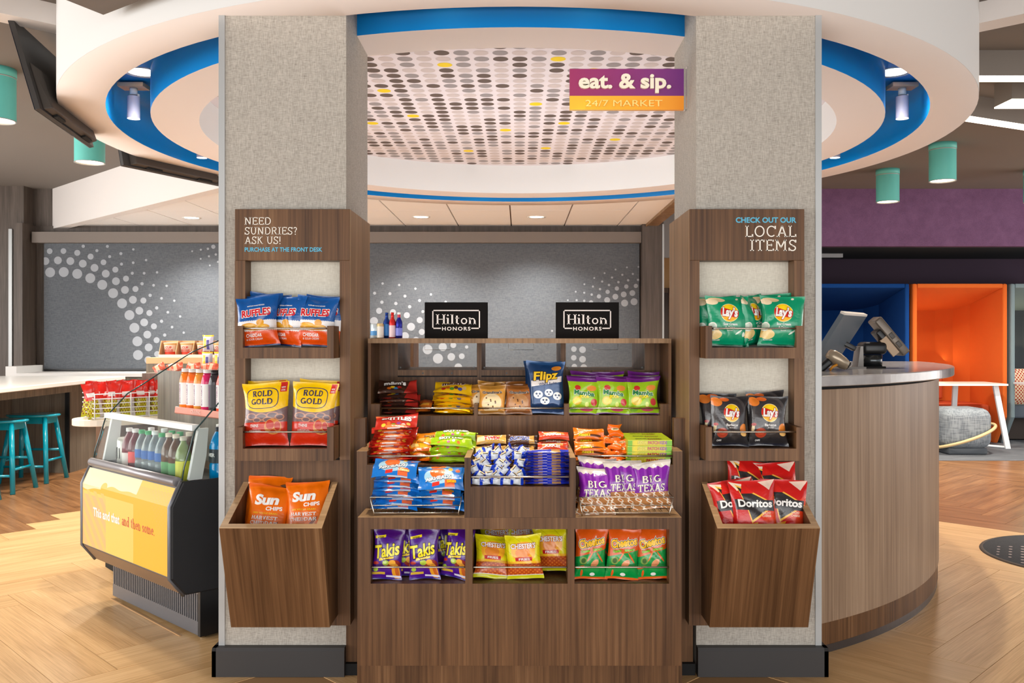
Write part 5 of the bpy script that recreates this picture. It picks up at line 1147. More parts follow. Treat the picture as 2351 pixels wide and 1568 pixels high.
row(P_dor, [(1702, 3.25, 12, -8, 6, 0, 'front left, partly covered'), (1795, 3.25, 12, 3, -5, 0, 'front right'), (1733, 3.215, 12, 0, 0, .003, 'front middle, on top'), (1708, 3.335, 14, 8, 4, .062, 'back left, poking up'), (1786, 3.335, 14, -4, -6, .050, 'back right, poking up')],
    .560, 'red tortilla chip bag, right bin, %s', 'tortilla chip bag', 'red tortilla chip bags in the right bin')
# ------------------------------------------------------------------ stocking the display
zc = zc0 + .001
row(P_tak, [(886, 3.245, 5, 3, 5, 0, 'front left'), (928, 3.29, 4, 1, 0, .001, 'second from the left, half covered'), (976, 3.25, 4, -1, 0, 0, 'front middle, facing out'), (1042, 3.262, 7, 6, -22, .002, 'right-hand one, turned away'), (905, 3.36, 3, 2, 3, .004, 'deep in the cubby at the left'), (962, 3.36, 3, -2, 0, .004, 'deep in the cubby, middle'), (1022, 3.37, 3, 2, 0, .004, 'deep in the cubby at the right')],
    zc, 'purple chip bag, left cubby, %s', 'chip bag', 'purple chip bags in the left cubby')
row(P_che, [(1127, 3.26, 24, 6, 6, 0, 'left one, slumped low'), (1207, 3.25, 6, -3, -2, .002, 'middle one, in front'), (1268, 3.32, 5, -4, -14, .012, 'right-hand one, behind and turned'), (1140, 3.44, 3, 1, 0, .012, 'in the dark at the back left'), (1200, 3.45, 3, 0, 0, .012, 'in the dark at the back middle')],
    zc, 'yellow corn fry bag, centre cubby, %s', 'corn fry bag', 'yellow corn fry bags in the centre cubby')
row(P_cheet, [(1357, 3.25, 5, 1, 4, 0, 'front left'), (1427, 3.245, 5, 3, -2, 0, 'front middle'), (1498, 3.252, 5, -2, 0, 0, 'front right'), (1372, 3.34, 4, -2, 0, .002, 'behind the front left one'), (1440, 3.35, 4, 3, 0, .002, 'behind the front middle one'), (1505, 3.35, 4, 5, 0, .006, 'behind the front right one')],
    zc, 'orange and green puff bag, right cubby, %s', 'cheese puff bag', 'orange and green puff bags in the right cubby')
ORD = ['lowest', 'second from the bottom', 'third from the bottom', 'fourth from the bottom', 'fifth from the bottom', 'sixth from the bottom', 'seventh from the bottom', 'eighth from the bottom', 'ninth from the bottom', 'tenth from the bottom', 'eleventh from the bottom', 'twelfth from the bottom', 'thirteenth from the bottom', 'fourteenth from the bottom']
def stack(P, px, Y, z, n, pitch, lab, cat, grp, lean=84, jx=.006, yaw=5, top_lean=None, drift=0, dx=0, nolab=None):
    for k in range(n):
        nm = 'topmost' if k == n - 1 else ORD[k]
        ln = lean if top_lean is None or k < n - 1 else top_lean
        P.at(X_(px, Y) + R.uniform(-jx, jx) + dx * k, Y + drift * k + R.uniform(-.003, .003), z + pitch * (k + .5) + (.004 if ln < lean else 0), ln, 0, R.uniform(-yaw, yaw), lab % nm, cat, grp)
zb_ = zB + .002
stack(P_mmb, 915, 3.72, zb_, 6, .0155, 'brown and red candy pouch, left of the top shelf, %s', 'candy', 'brown candy pouches on the top shelf', 80, top_lean=62)
stack(P_mmy, 1037, 3.72, zb_, 6, .0155, 'yellow candy pouch on the top shelf, %s', 'candy', 'yellow candy pouches on the top shelf', 80, top_lean=66, drift=.004)
P_pb.at(X_(972, 3.74), 3.74, zb_ + .012, 78, 0, 8, 'small orange candy pouch lying between the brown and yellow stacks, lower', 'candy', 'small orange pouches'); P_pb.at(X_(974, 3.74), 3.745, zb_ + .030, 74, 0, -6, 'small orange candy pouch lying between the brown and yellow stacks, upper', 'candy', 'small orange pouches')
row(P_cka, [(1128, 3.725, 12, 0, 0, 0, 'front'), (1110, 3.77, 10, -4, 4, .004, 'second row'), (1126, 3.80, 8, 3, 0, .012, 'back row')], zb_, 'golden cookie pack beside the yellow pouches, %s', 'cookie pack', 'golden cookie packs')
row(P_ckb, [(1190, 3.73, 12, 0, 0, 0, 'front'), (1178, 3.77, 10, 3, 3, .003, 'second row'), (1196, 3.80, 8, -3, 0, .012, 'back row')], zb_, 'brown cookie pack left of the blue pretzel pouch, %s', 'cookie pack', 'brown cookie packs')
row(P_flip, [(1253, 3.74, 6, 1, -2, 0, 'in front'), (1246, 3.80, 4, -1, 0, .0, 'behind, edge showing')], zb_, 'tall navy pretzel pouch in the middle of the top shelf, %s', 'pretzel pouch', 'navy pretzel pouches')
mm = []
for r_, (Y, dz, nm) in enumerate(((3.73, 0, 'front'), (3.80, .006, 'second'), (3.86, .02, 'back'))):
    for c_, (px, pn) in enumerate(((1337, 'left'), (1407, 'middle'), (1478, 'right'))): mm.append((px + (r_ * 3 if c_ == 0 else r_ * -2), Y, 8 - r_ * 2, R.uniform(-3, 3), R.uniform(-4, 4), dz, '%s row, %s' % (nm, pn)))
row(P_mam, mm, zb_, 'lime chew bag, right of the top shelf, %s', 'candy bag', 'lime chew bags')
zm_ = zf + .002
stack(P_skr, 893, 3.41, zm_, 10, .0128, 'red fruit candy pouch, left of the middle shelf, %s', 'candy', 'red candy pouches on the middle shelf', 80, .01, 7, 66, .005, .0016)
for k, (px, Y, z, ln, yw, nm) in enumerate(((968, 3.43, .006, 84, -28, 'lowest'), (970, 3.44, .024, 72, 18, 'second from the bottom'), (966, 3.45, .040, 66, 14, 'third from the bottom'), (974, 3.49, .056, 64, -4, 'topmost'))):
    P_pcs.at(X_(px, Y), Y, zm_ + z, ln, 0, yw, 'amber pouch between red and lime stacks, %s' % nm, 'candy', 'amber candy pouches')
stack(P_skg, 1036, 3.41, zm_, 4, .018, 'lime candy bar, middle shelf, front stack, %s', 'candy bar', 'lime candy bars', 78, top_lean=60)
stack(P_skg, 1042, 3.47, zm_, 5, .018, 'lime candy bar, middle shelf, rear stack, %s', 'candy bar', 'lime candy bars', 78, top_lean=55)
for P, px, lab, nm, n1, n2 in ((P_twx, 1127, 'gold candy bar', 'gold bars', 2, 4), (P_snk, 1199, 'brown candy bar', 'brown bars', 2, 4), (P_kit, 1271, 'red and orange candy bar', 'red bars', 3, 5)):
    stack(P, px, 3.41, zm_, n1, .0175, lab + ', centre shelf, front stack, %s', 'candy bar', nm, 80, .003, 3, 50)
    stack(P, px, 3.47, zm_, n2, .0175, lab + ', centre shelf, rear stack, %s', 'candy bar', nm, 80, .003, 3, 45)
stack(P_blu, 1256, 3.235, .783, 12, .0102, 'flat royal blue candy bar, low centre tray, %s', 'candy bar', 'blue bars in the centre tray', 87, .002, 1.5)
pk = 0
cols_ = ['far left', 'left', 'middle', 'right', 'far right']; rows_ = ['bottom', 'second', 'third', 'fourth', 'fifth', 'top']
for j in range(6):
    for i in range(5):
        if j == 5 and i in (0,): continue
        px = 1096 + i * 23.5 + (j % 2) * 6 - 3 + (R.uniform(-4, 4) if j else 0); yy = 3.232 + (.0 if j < 2 else (j - 1) * .008)
        P_min.at(X_(px, yy) , yy, .785 + j * .0215, 12 if j < 5 else 30, R.uniform(-55, 55) if j else R.uniform(-5, 5), R.uniform(-12, 12), 'small blue and silver sweet, centre tray, %s layer, %s' % (rows_[j], cols_[i]), 'candy', 'small blue and silver sweets in the centre tray')
stack(P_ree, 1358, 3.41, zm_, 3, .0185, 'orange candy bar, right shelf, front stack, %s', 'candy bar', 'orange bars', 50, .004, 3)
stack(P_ree, 1354, 3.465, zm_, 5, .0185, 'orange candy bar, right shelf, rear stack, %s', 'candy bar', 'orange bars', 60, .004, 3, 40)
cups = [(1408, 3.41, 0, 'lowest, in front at the left'), (1428, 3.415, .003, 'lowest, in front at the right'), (1402, 3.42, .022, 'on top of the lowest left one'), (1428, 3.43, .024, 'second layer at the right'), (1410, 3.45, .042, 'third layer in the middle'), (1432, 3.46, .045, 'third layer at the right'), (1398, 3.48, .062, 'upper left, tilted'), (1420, 3.49, .064, 'upper middle'), (1413, 3.51, .086, 'topmost, standing upright')]
for i, (px, Y, z, nm) in enumerate(cups): P_cup.at(X_(px, Y), Y, zm_ + z + .004, 60 if i < 8 else 12, R.uniform(-20, 20), R.uniform(-25, 25), 'small orange packet, pile beside the boxes, %s' % nm, 'candy', 'small orange packets')
# candy theatre boxes
def f(u, v, add, ell, tri, rect): add((u < .1) + (u > .86), (120, 190, 20)); add(v > .9, (196, 220, 60)); add(ell(.2, .5, .08, .5), (236, 216, 20))
bxm = printmat('box_front', (222, 208, 20), f, .4, .1, crinkle=None)
bw, bd_, bh = .168, .084, .0215
bm_ = MB().box(-bw / 2, bw / 2, 0, bd_, 0, bh, 0); bm_.add([(-bw / 2, -.0003, 0), (bw / 2, -.0003, 0), (bw / 2, -.0003, bh), (-bw / 2, -.0003, bh)], [(0, 1, 2, 3)], 1, False, [(0, 0), (1, 0), (1, 1), (0, 1)])
bme = bm_.mesh('candy_box', [mat('box_lime', (190, 212, 30), .4), bxm])
lb = MB(); Pf = lambda x, y, l: (x, -.0008 - l, y); Pt = lambda x, y, l: (x, y, bh + .0005 + l)
for tx, cx, c, fw in (('SOUR', -.028, (250, 220, 30), .036), ('PATCH', .014, (196, 40, 40), .042), ('KIDS', .052, (150, 60, 150), .026)):
    letters(lb, textmesh(tx, .06), .0115 / .7, cx, .006, Pf, 0, 0, fit=fw * 1.04); letters(lb, textmesh(tx, .025), .0115 / .7, cx, .006, Pf, 1 + ('SOUR', 'PATCH', 'KIDS').index(tx), .0003, fit=fw)
letters(lb, textmesh('SOUR PATCH', .03), .030, 0, .035, Pt, 0, 0, fit=.1); letters(lb, textmesh('KIDS', .03), .022, .02, .012, Pt, 2, 0, fit=.05)
lbm = lb.mesh('printed_label', [vinyl((60, 90, 10)), vinyl((250, 226, 40)), vinyl((206, 50, 40)), vinyl((160, 70, 150))])
for c_ in range(3):
    for k in range(4):
        o = bpy.data.objects.new('candy_box', bme); COL.objects.link(o); o.location = (X_(1492, 3.405) + (R.uniform(-.002, .002) if k else -.006), 3.402 + c_ * .0865, zm_ + k * .0225)
        tag(o, 'flat lime and yellow candy box, %s column, %s of four' % (['front', 'middle', 'rear'][c_], ['lowest', 'second', 'third', 'topmost'][k]), 'candy box', 'lime candy boxes')
        c = bpy.data.objects.new('printed_label', lbm); COL.objects.link(c); c.parent = o
# wire baskets on the ledge
def basket(xa, xb, lab):
    t = empty('wire_basket', ((xa + xb) / 2, 3.28, zL + .001), lab, 'basket', 'wire baskets on the ledge')
    y0, y1, zb2, z2, z1 = 3.215, 3.365, zL + .012, .712, .742; sx = .012
    def loop(z, o, nm='wire_rim'): put(nm, MB().tube([(xa + sx - o, y0 + .008 - o * .6, z), (xb - sx + o, y0 + .008 - o * .6, z), (xb - sx + o, y1, z), (xa + sx - o, y1, z)], .0019, 8, closed=True), M_steel, t)
    loop(zb2, 0); loop(z2, .007); loop(z1, .012)
    for x, o in ((xa, -1), (xb, 1)): put('corner_wire', MB().tube([(x - o * sx, y0 + .008, zL + .001), (x - o * sx, y0 + .008, zb2), (x, y0, z1)], .002, 8), M_steel, t)
    g = MB()
    for i in range(1, 14): x = xa + sx + (xb - xa - 2 * sx) * i / 14; g.tube([(x, y0 + .008, zb2), (x, y1, zb2)], .0012, 6)
    put('bottom_wires', g, M_steel, t, kind='stuff')
basket(X_(850, 3.215), X_(1060, 3.215), 'steel wire basket holding blue candy pouches on the left ledge')
basket(X_(1329, 3.215), X_(1546, 3.215), 'steel wire basket holding purple pastry bags on the right ledge')
zw = zL + .016
stack(P_air, 908, 3.235, zw, 8, .0155, 'sky blue pouch, wire basket, left stack, %s', 'candy', 'blue candy pouches in the wire basket', 80, .012, 8, 58, .004)
stack(P_air, 1008, 3.235, zw, 5, .0155, 'sky blue pouch, wire basket, right stack, %s', 'candy', 'blue candy pouches in the wire basket', 80, .008, 8, 45, .003)
for k, nm in enumerate(('lower', 'upper')): P_air.at(X_(1010, 3.3) + .004 * k, 3.295, zw + .098 + k * .017, 78, 0, -4 + 5 * k, 'sky blue pouch, wire basket, back of the right stack, %s one' % nm, 'candy', 'blue candy pouches in the wire basket')
row(P_tex, [(1368, 3.25, 14, 0, 3, -.022, 'front left, lowest'), (1432, 3.262, 8, -2, 4, 0, 'middle, half covered'), (1500, 3.252, 8, -4, -3, .0, 'right, fully visible'), (1364, 3.33, 5, 2, 0, .004, 'back left, peeking over')],
    zw + .003, 'purple pastry bag, right wire basket, %s', 'pastry bag', 'purple pastry bags')
# ------------------------------------------------------------------ open refrigerated merchandiser at the left
AZ = math.atan2(-.683, .73)
fr = empty('refrigerated_case', (-1.384, 3.88, 0), 'angled open refrigerated drinks case with a yellow printed front and curved glass', 'display case', rz=AZ)
L0 = .936
def FR(name, mb, m, parent=None, **kw): return put(name, mb, m, parent or fr, local=True, **kw)
bp = [(-.136, .293), (-.073, .213), (.32, .203), (.32, .695), (-.085, .70), (-.136, .597)]
FR('case_body', MB().prism(bp[:3] + [(.32, .654), (-.06, .654), (-.066, .70)] + bp[4:], -L0, -.012), mat('case_grey', (96, 92, 88), .5))
FR('end_panel', MB().prism(bp, -.012, .008), mat('matte_black_panel', (26, 27, 31), .45), bevel=.006)
FR('end_panel', MB().prism(bp, -L0 - .012, -L0), mat('grey_end', (120, 122, 128), .5))
def edge(o, r=.009): return MB().tube([(o, -.09, .70), (o, -.139, .598), (o, -.139, .292), (o, -.076, .21)], r, 10)
FR('corner_trim', edge(-.006), mat('trim_grey', (112, 114, 120), .35, .5)); FR('corner_trim', edge(-L0 - .004), MATS['trim_grey'])
FR('front_bumper', MB().tube([(-L0 + .01, -.098, .698), (-.02, -.098, .698)], .021, 16), mat('bumper_aluminium', (150, 148, 152), .35, .5))
def f(u, v, add, ell, tri, rect):
    h = v + (u * 13).sin() * .022 + (u * 31).sin() * .012 - u * .18
    add((h > .735) * (u < .64), (226, 210, 164)); add((v > .97) * (u < .7), (226, 210, 164)); add(ell(.27, .80, .035, .06), (230, 172, 38)); add((v > .93) * (u > .64), (236, 180, 24))
    add((v < .70) * (u < .62), (236, 190, 92)); add((v < .66) * (u < .30), (228, 172, 112)); s = ((u * 70 + v * 30).sin() > .2) * (u < .30) * (v < .72); add(s, (232, 182, 98))
    d = ((u * 190).sin() * (v * 110).sin() > .45) * (u > (v * -.22 + .98)) * (v > .42); add(d, (236, 170, 60))
pm = printmat('case_front_print', (230, 172, 38), f, .5, 0, crinkle=None)
pb_ = MB(); q = [(-.1405, .30), (-.1405, .597), (-.106, .672)]; tot = 0; vs_ = [0]
for a, b in zip(q, q[1:]): tot += math.dist(a, b); vs_.append(tot)
V = []; UV = []
for (y, z), s_ in zip(q, vs_):
    for x in (-L0 + .006, -.016): V.append((x, y, z)); UV.append(((x + L0) / L0, s_ / tot))
pb_.add(V, [(0, 1, 3, 2), (2, 3, 5, 4)], 0, False, UV); FR('printed_front', pb_, pm)
Pl = lambda x, y, l: (x, -.1415 - l, y); lm = MB()
letters(lm, textmesh('This and that', .03), .058, -.80, .455, Pl, 0, fit=.30, align='l'); letters(lm, slabmesh('and then some.', .15, .09, .05), .046, -.475, .455, Pl, 1, fit=.33, align='l')
FR('lettering', lm, [mat('white_print', (240, 236, 228), .5), mat('coral_print', (206, 96, 66), .5)])
FR('lower_skirt', MB().prism([(-.137, .292), (-.075, .211), (-.07, .213), (-.13, .294)], -L0, -.012), mat('bronze_skirt', (128, 104, 82), .5))
FR('base_box', MB().box(-L0 + .02, -.03, .012, .32, .015, .21), M_soft); FR('base_end', MB().box(-.03, -.008, .0, .32, .012, .21), M_black)
g = MB().box(-L0 + .02, -.03, 0, .01, .015, .075).box(-L0 + .02, -.03, 0, .01, .195, .213); n = 44
FR('grille_plate', g, mat('grille_grey', (104, 105, 110), .4, .5))
for i in range(n):
    x = -L0 + .02 + (L0 - .05) * (i + .25) / n; FR('grille_slat', MB().box(x, x + .0105, 0, .01, .075, .195), MATS['grille_grey'])
for x in (-.04, -L0 + .05): FR('foot', MB().cyl((x, .03, 0), .012, .016, 12), M_steel)
# cabin
FR('top_rail', MB().box(-L0, -.012, -.035, .0, .912, .937), mat('white_rail', (216, 222, 222), .4))
gp = [(-.085, .705), (-.075, .76), (-.052, .83), (-.025, .915)]
gl = MB().prism(gp + [(y + .005, z) for y, z in gp[::-1]], -L0 + .01, -.02)
FR('front_glass', gl, M_glass)
ep = gp + [(.084, 1.028), (.166, 1.075), (.428, 1.235), (.68, 1.335), (.68, 1.30), (.33, .70)]
for x in (-.004, -L0 - .004):
    ge = FR('end_glass', MB().prism(ep, x - .003, x + .003), M_glass)
    put('glass_edge', MB().tube([(x, p[0], p[1]) for p in ep[:-2]], .0035, 8), mat('glass_edge_dark', (48, 70, 70), .15), ge, local=True)
inner = [(-.05, .70), (-.03, .80), (-.005, .92), (.04, .92), (.03, .80), (.01, .70)]
for x in (-.03, -L0 + .01): FR('inner_post', MB().prism(inner, x, x + .02), mat('post_white', (206, 208, 208), .5))
FR('deck', MB().box(-L0 + .01, -.02, -.058, .32, .654, .658), mat('deck_dark', (50, 52, 54), .4))
M_shelfp = mat('coral_strip', (222, 138, 116), .5)
FR('rear_panel', MB().box(-L0 - .13, -.012, .30, .32, .70, 1.139), M_greyw)
FR('upper_shelf', MB().box(-.72, -.02, .235, .30, .945, .952), mat('shelf_white', (230, 228, 224), .5)); FR('shelf_strip', MB().hexa([(-.72, .228, .935), (-.02, .228, .935), (-.02, .232, .93), (-.72, .232, .93), (-.72, .232, .965), (-.02, .232, .965), (-.02, .236, .965), (-.72, .236, .965)]), M_shelfp)
lm = MB(); letters(lm, textmesh('CRAVING', .02), .024, -.5, .941, lambda x, y, l: (x, .2275 - l, y), 0, fit=.1); FR('lettering', lm, mat('pale_strip_text', (240, 196, 180), .5))
lamp('AREA', 'case_light', (-1.45, 4.45, .99), 4, (1, .98, .95), (.7, .05), (-1.6, 4.15, .7))
FM = Matrix.Translation((-1.384, 3.88, 0)) @ Matrix.Rotation(AZ, 4, 'Z')
def loc(x, y, z): return FM @ Vector((x, y, z))
def lathep(name, parts):          # parts: (profile, material, part name)
    return [(nm, MB().lathe(pr, (0, 0, 0), 24).mesh(nm, [m])) for pr, m, nm in parts]
def setat(name, parts, p, label, cat, grp, rz=0):
    nm, me = parts[0]; o = bpy.data.objects.new(name, me); COL.objects.link(o); o.location = p; o.rotation_euler = (0, 0, rz); tag(o, label, cat, grp)
    for nm, me in parts[1:]: c = bpy.data.objects.new(nm, me); COL.objects.link(c); c.parent = o
    return o
def bott(r, h, body, capc, labc, la, lb_, neck=.012, trans=0, shoulder=.62, lr=1.01):
    pr = [(.001, 0), (r * .9, 0), (r, .008), (r, h * shoulder * .5), (r * .93, h * shoulder * .55), (r, h * shoulder * .62), (r, h * shoulder), (r * .8, h * (shoulder + .12)), (neck, h * (shoulder + .26)), (neck, h * .93)]
    m = mat('liquid_%d_%d_%d' % body, body, .08, trans=trans, ior=1.3, coat=.4)
    return lathep('bottle', [(pr, m, 'body'), ([(neck + .003, h * .92), (neck + .003, h), (.001, h)], mat('cap_%d_%d_%d' % capc, capc, .4), 'cap'), ([(r * lr, h * la), (r * lr, h * lb_)], mat('lab_%d_%d_%d' % labc, labc, .4), 'wrap_label')])
B_red = bott(.034, .215, (110, 18, 40), (236, 232, 232), (222, 216, 210), .15, .45); B_red2 = bott(.034, .215, (96, 16, 34), (236, 232, 232), (226, 60, 60), .25, .5)
B_wat = bott(.032, .215, (196, 214, 222), (60, 170, 110), (24, 96, 176), .40, .58, trans=.75); B_wat2 = bott(.032, .22, (196, 214, 222), (230, 236, 236), (24, 96, 176), .40, .58, trans=.75)
B_tea = bott(.034, .22, (92, 62, 44), (224, 214, 196), (84, 156, 92), .08, .42); B_grn = bott(.034, .215, (120, 140, 84), (206, 200, 184), (206, 206, 60), .1, .5)
cn = lathep('can', [([(.001, 0), (.024, 0), (.031, .01), (.031, .145), (.026, .157), (.001, .157)], mat('can_white', (214, 214, 208), .35, .3), 'can_body'), ([(.0313, .02), (.0313, .05)], mat('can_band', (176, 176, 170), .4), 'printed_band')])
zk = .659; k = 0
for x, y, nm in ((-.86, .03, 'nearest the left glass'), (-.79, .0, 'second from the left')): setat('energy_drink_can', cn, loc(x, y, zk), 'tall white drink can in the glass case, %s' % nm, 'can', 'white cans in the case', AZ)
cm_ = MB()
for o_ in (-.014, 0, .014): cm_.tube([(o_, -.0318 + abs(o_) * .2, .118 - abs(o_) * .3), (o_ * 1.2, -.032 + abs(o_) * .2, .062)], .0022, 6)
o = put('printed_mark', cm_, mat('mark_grey', (70, 70, 70), .5), bpy.data.objects['energy_drink_can.001'], local=True)
for x, y, B, nm in ((-.725, .0, B_red, 'dark red juice bottle in the glass case with a pale label'), (-.655, .0, B_red2, 'dark red juice bottle in the glass case with a red label'), (-.585, .0, B_wat, 'clear water bottle in the glass case, leftmost'), (-.515, .0, B_wat, 'clear water bottle in the glass case, second from the left'), (-.445, .0, B_wat2, 'clear water bottle in the glass case, third, with a white cap'), (-.375, .0, B_wat, 'clear water bottle in the glass case, fourth from the left'),
                    (-.305, .0, B_tea, 'brown tea bottle in the glass case, left one'), (-.235, .0, B_tea, 'brown tea bottle in the glass case, right one'), (-.165, .0, B_grn, 'pale green tea bottle in the glass case'),
                    (-.52, .08, B_wat2, 'clear water bottle in the second row, left'), (-.44, .08, B_wat, 'clear water bottle in the second row, middle'), (-.36, .08, B_wat, 'clear water bottle in the second row, right'), (-.27, .08, B_tea, 'brown tea bottle in the second row'), (-.66, .08, B_red, 'dark red juice bottle in the second row')):
    setat('drink_bottle', B, loc(x, y, zk), nm, 'bottle', 'bottles in the glass case', AZ)
B_pow = bott(.047, .255, (0, 132, 198), (30, 44, 60), (34, 46, 56), .38, .62, .018, shoulder=.66); B_pow2 = bott(.047, .255, (0, 140, 205), (236, 238, 238), (34, 46, 56), .38, .62, .018, shoulder=.66)
for x, y, B, nm in ((-.075, .13, B_pow, 'front one with a dark cap'), (-.075, .235, B_pow2, 'rear one with a white cap'), (-.18, .19, B_pow2, 'behind and to the left')):
    o = setat('sports_drink_bottle', B, loc(x, y, zk), 'large blue sports drink bottle, right end of the case, %s' % nm, 'bottle', 'blue sports drink bottles', AZ)
lm = MB()
def cylp(x, y, l): a = x / .048; return ((.048 + l) * sin(a), -(.048 + l) * cos(a), y)
letters(lm, textmesh('POWER', .03), .022, -.01, .125, cylp, 0, .0006, fit=.075)
for o in [q for q in bpy.data.objects if q.name.startswith('sports_drink_bottle')]: put('lettering', MB().add(lm.v, lm.f, 0), mat('white_print2', (235, 235, 235), .5), o, local=True)
cc = ((240, 130, 40), (236, 110, 40), (226, 150, 60), (214, 40, 100), (50, 48, 52), (226, 70, 40), (236, 120, 50), (200, 60, 60))
for i, c in enumerate(cc):
    B = bott(.031, .205, c, (230, 226, 220) if c[0] != 50 else BLK, (236, 230, 226) if c[0] != 50 else (46, 44, 48), .12, .66, .017, shoulder=.70, lr=1.006)
    x = -.68 + i * .075
    setat('juice_bottle', B, loc(x, .268, .953), '%s juice bottle on the coral-edged shelf, %s' % (['orange', 'deep orange', 'amber', 'pink', 'black', 'red', 'tangerine', 'dark red'][i], ['leftmost', 'second from the left', 'third from the left', 'fourth from the left', 'fifth from the left', 'sixth from the left', 'seventh from the left', 'eighth from the left'][i]), 'bottle', 'juice bottles on the coral shelf', AZ)
    lm = MB(); letters(lm, textmesh('BODYARMOR', .02), .014, .08, 0, lambda a, b, l: (-(.0318) * sin((b) / .0318 - .15), -.0318 * cos(b / .0318 - .15), a), 0, 0, fit=.1)
    put('lettering', lm, mat('plum_print', (120, 60, 110), .5), bpy.data.objects[('juice_bottle.%03d' % i) if i else 'juice_bottle'], local=True)
# noodle cups and packets on the shelf above
sh = empty('rear_shelf', (-2.15, 6.1, 0), 'grey wood shelf unit behind the refrigerated case', 'shelf unit')
put('unit_body', MB().box(-2.56, -1.75, 6.12, 6.5, 0, 1.135), M_greyw, sh); put('shelf_top', MB().box(-2.56, -1.75, 6.12, 6.5, 1.136, 1.176), mat('carton_card', (214, 168, 126), .7), sh)
put('front_ledge', MB().box(-2.22, -1.72, 5.25, 6.12, 0, 1.105), M_greyw, sh)
cupm = lathep('cup', [([(.001, 0), (.036, 0), (.046, .095), (.048, .098), (.046, .1), (.001, .1)], mat('cup_white', (236, 224, 210), .5), 'cup_body'), ([(.0375, .01), (.0405, .038)], mat('cup_red', (196, 60, 40), .5), 'printed_band'), ([(.0462, .086), (.0485, .097)], mat('cup_gold', (206, 160, 90), .4), 'rim_band')])
cl_ = MB(); 
def cupp(x, y, l): r = .0375 + y * .09 + .0009; a = x / r; return (r * sin(a), -r * cos(a), y)
letters(cl_, textmesh('CUP', .03), .021, 0, .060, cupp, 0, fit=.044); letters(cl_, textmesh('NOODLES', .03), .021, 0, .040, cupp, 0, fit=.062)
clm = cl_.mesh('lettering', [mat('noodle_red', (196, 50, 40), .5)])
for i in range(4):
    o = setat('noodle_cup', cupm, (-2.43 + i * .115, 6.22, 1.178), 'white and red noodle cup in the cardboard carton, %s' % ['leftmost', 'second', 'third', 'fourth', 'fifth'][i] + (' from the left' if i else ''), 'cup', 'noodle cups')
    c = bpy.data.objects.new('lettering', clm); COL.objects.link(c); c.parent = o
ca = empty('cardboard_carton', (-2.19, 6.22, 1.177), 'open brown cardboard carton holding the noodle cups', 'carton')
card = MB().box(-.3, .36, .055, .06, 0, .115)
for i in range(7): x = -.3 + i * .115; card.prism([(-.055, 0), (-.06, .03), (-.02, .115), (.06, .115), (.06, 0)], x, x + .004)
put('carton_walls', card, MATS['carton_card'], ca, local=True); put('carton_lip', MB().box(-.3, .39, -.062, -.058, -.045, .02), mat('carton_lip', (236, 214, 196), .7), ca, local=True)
P_pkr = Pack('snack_packet', .07, .06, .02, printmat('packet_coral', (226, 96, 70), lambda u, v, add, ell, tri, rect: add(rect(.2, .5, .1, .9), (246, 190, 160))), seed=40, nx=8, nz=10, ends='x')
for i in range(7): P_pkr.at(-2.15 + i * .05, 5.36 + (i % 2) * .06, 1.108, 25, R.uniform(-35, 35), 0, 'coral snack packet above the grey panel, %s' % (['leftmost', 'second', 'third', 'fourth', 'fifth', 'sixth', 'seventh'][i] + (' from the left' if i else '')), 'snack packet', 'coral packets')
P_yog = Pack('snack_box', .075, .11, .05, printmat('box_lilac', (206, 196, 214), lambda u, v, add, ell, tri, rect: (add(v > .9, (246, 200, 50)), add(rect(.1, .4, .2, .8), (250, 200, 60)), add(rect(.45, .7, .1, .7), (90, 80, 150)))), seed=41, nx=8, nz=8, wr=.1, seal=.01)
for i, (x, z) in enumerate(((-2.08, 1.110), (-2.0, 1.110), (-2.075, 1.222))): P_yog.at(x, 5.95, z, 0, 0, 0, 'lilac and yellow carton right of the noodle cups, %s' % ['lower left', 'lower right', 'on top'][i], 'snack box', 'lilac cartons')
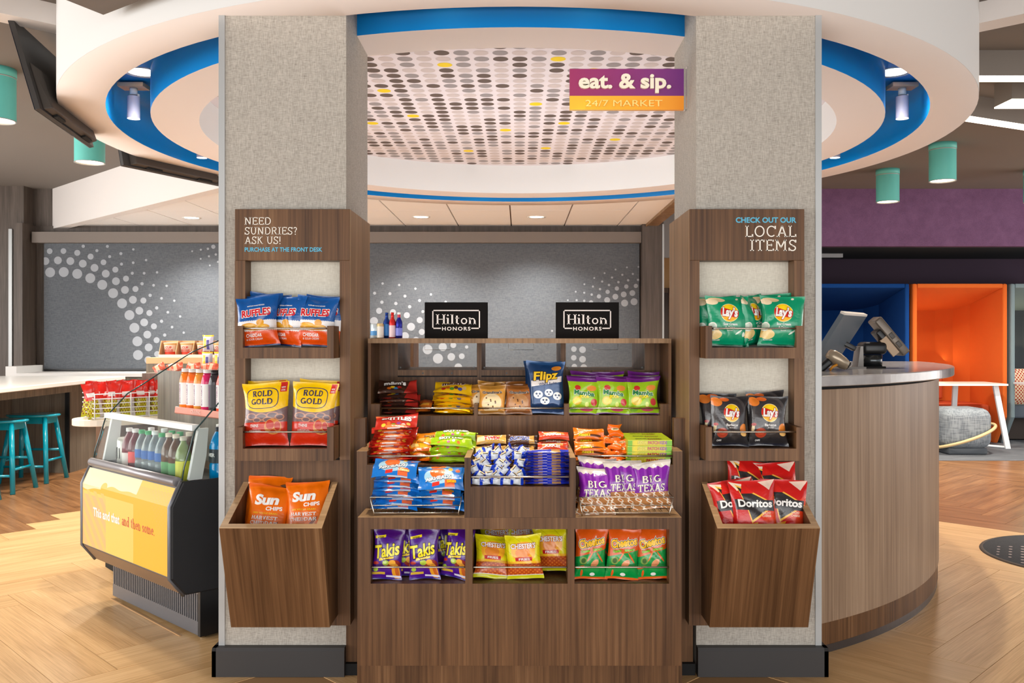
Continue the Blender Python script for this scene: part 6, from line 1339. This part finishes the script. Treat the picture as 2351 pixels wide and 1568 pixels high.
# ledge counter behind the case with a white wire basket of red snack bags
AW = math.atan2(.66, .75)
lc = empty('ledge_counter', (-2.42, 4.9, 0), 'grey wood end cabinet with a rounded pale top behind the case', 'counter', rz=AW)
top = [(.12 + .15 * cos(a), .0 + .15 * sin(a)) for a in [PI / 2 + PI * i / 14 for i in range(15)]] + [(.62, -.15), (.62, .15)]
put('rounded_top', MB().prism(top, .832, .868, 'Z'), mat('pale_stone', (238, 226, 208), .35), lc, local=True, bevel=.004)
put('cabinet_body', MB().box(.13, .6, -.12, .14, .33, .832).box(.20, .6, -.10, .14, .03, .33), M_wood, lc, local=True); put('plinth', MB().box(.18, .6, -.12, .14, 0, .03), M_soft, lc, local=True)
wbk = empty('white_basket', (-2.42, 4.9, .868), 'white wire basket of red snack bags on the rounded ledge', 'basket', rz=AW)
M_ww = mat('white_wire', (236, 234, 236), .4)
for i in range(6): z = .008 + i * .026; put('wire_ring', MB().tube([(.05, -.11, z), (.44, -.11, z), (.44, .11, z), (.05, .11, z)], .003, 8, closed=True), M_ww, wbk, local=True)
for x in (.05, .14, .24, .34, .44): put('upright_wire', MB().tube([(x, -.113, 0), (x, -.113, .14)], .003, 8), M_ww, wbk, local=True)
def f(u, v, add, ell, tri, rect): add(v < .5, (196, 196, 26)); g = ((u * 40).sin() * (v * 50).sin()) > .2; add(g * (v < .5) * (v > .06), (140, 70, 30)); add(rect(.1, .6, .6, .72), (246, 240, 236)); add((v < .5) * (u > .75), (206, 200, 206))
P_nut = Pack('nut_bag', .085, .20, .04, printmat('nuts_red', (224, 42, 30), f), seed=42, nx=10, nz=16, wr=1.8)
MW = Matrix.Translation((-2.42, 4.9, 0)) @ Matrix.Rotation(AW, 4, 'Z')
for j, yy in enumerate((-.065, .0, .065)):
    for i in range(5):
        p = MW @ Vector((.08 + i * .08 + R.uniform(-.01, .01), yy, .872)); P_nut.at(p.x, p.y, p.z, R.uniform(-4, 12), R.uniform(-9, 9), math.degrees(AW) + R.uniform(-14, 14), 'red snack bag in the white basket, %s row, %s' % (['front', 'middle', 'back'][j], ['leftmost', 'second', 'third', 'fourth', 'fifth'][i] + (' from the left' if i else '')), 'snack bag', 'red snack bags in the white basket')
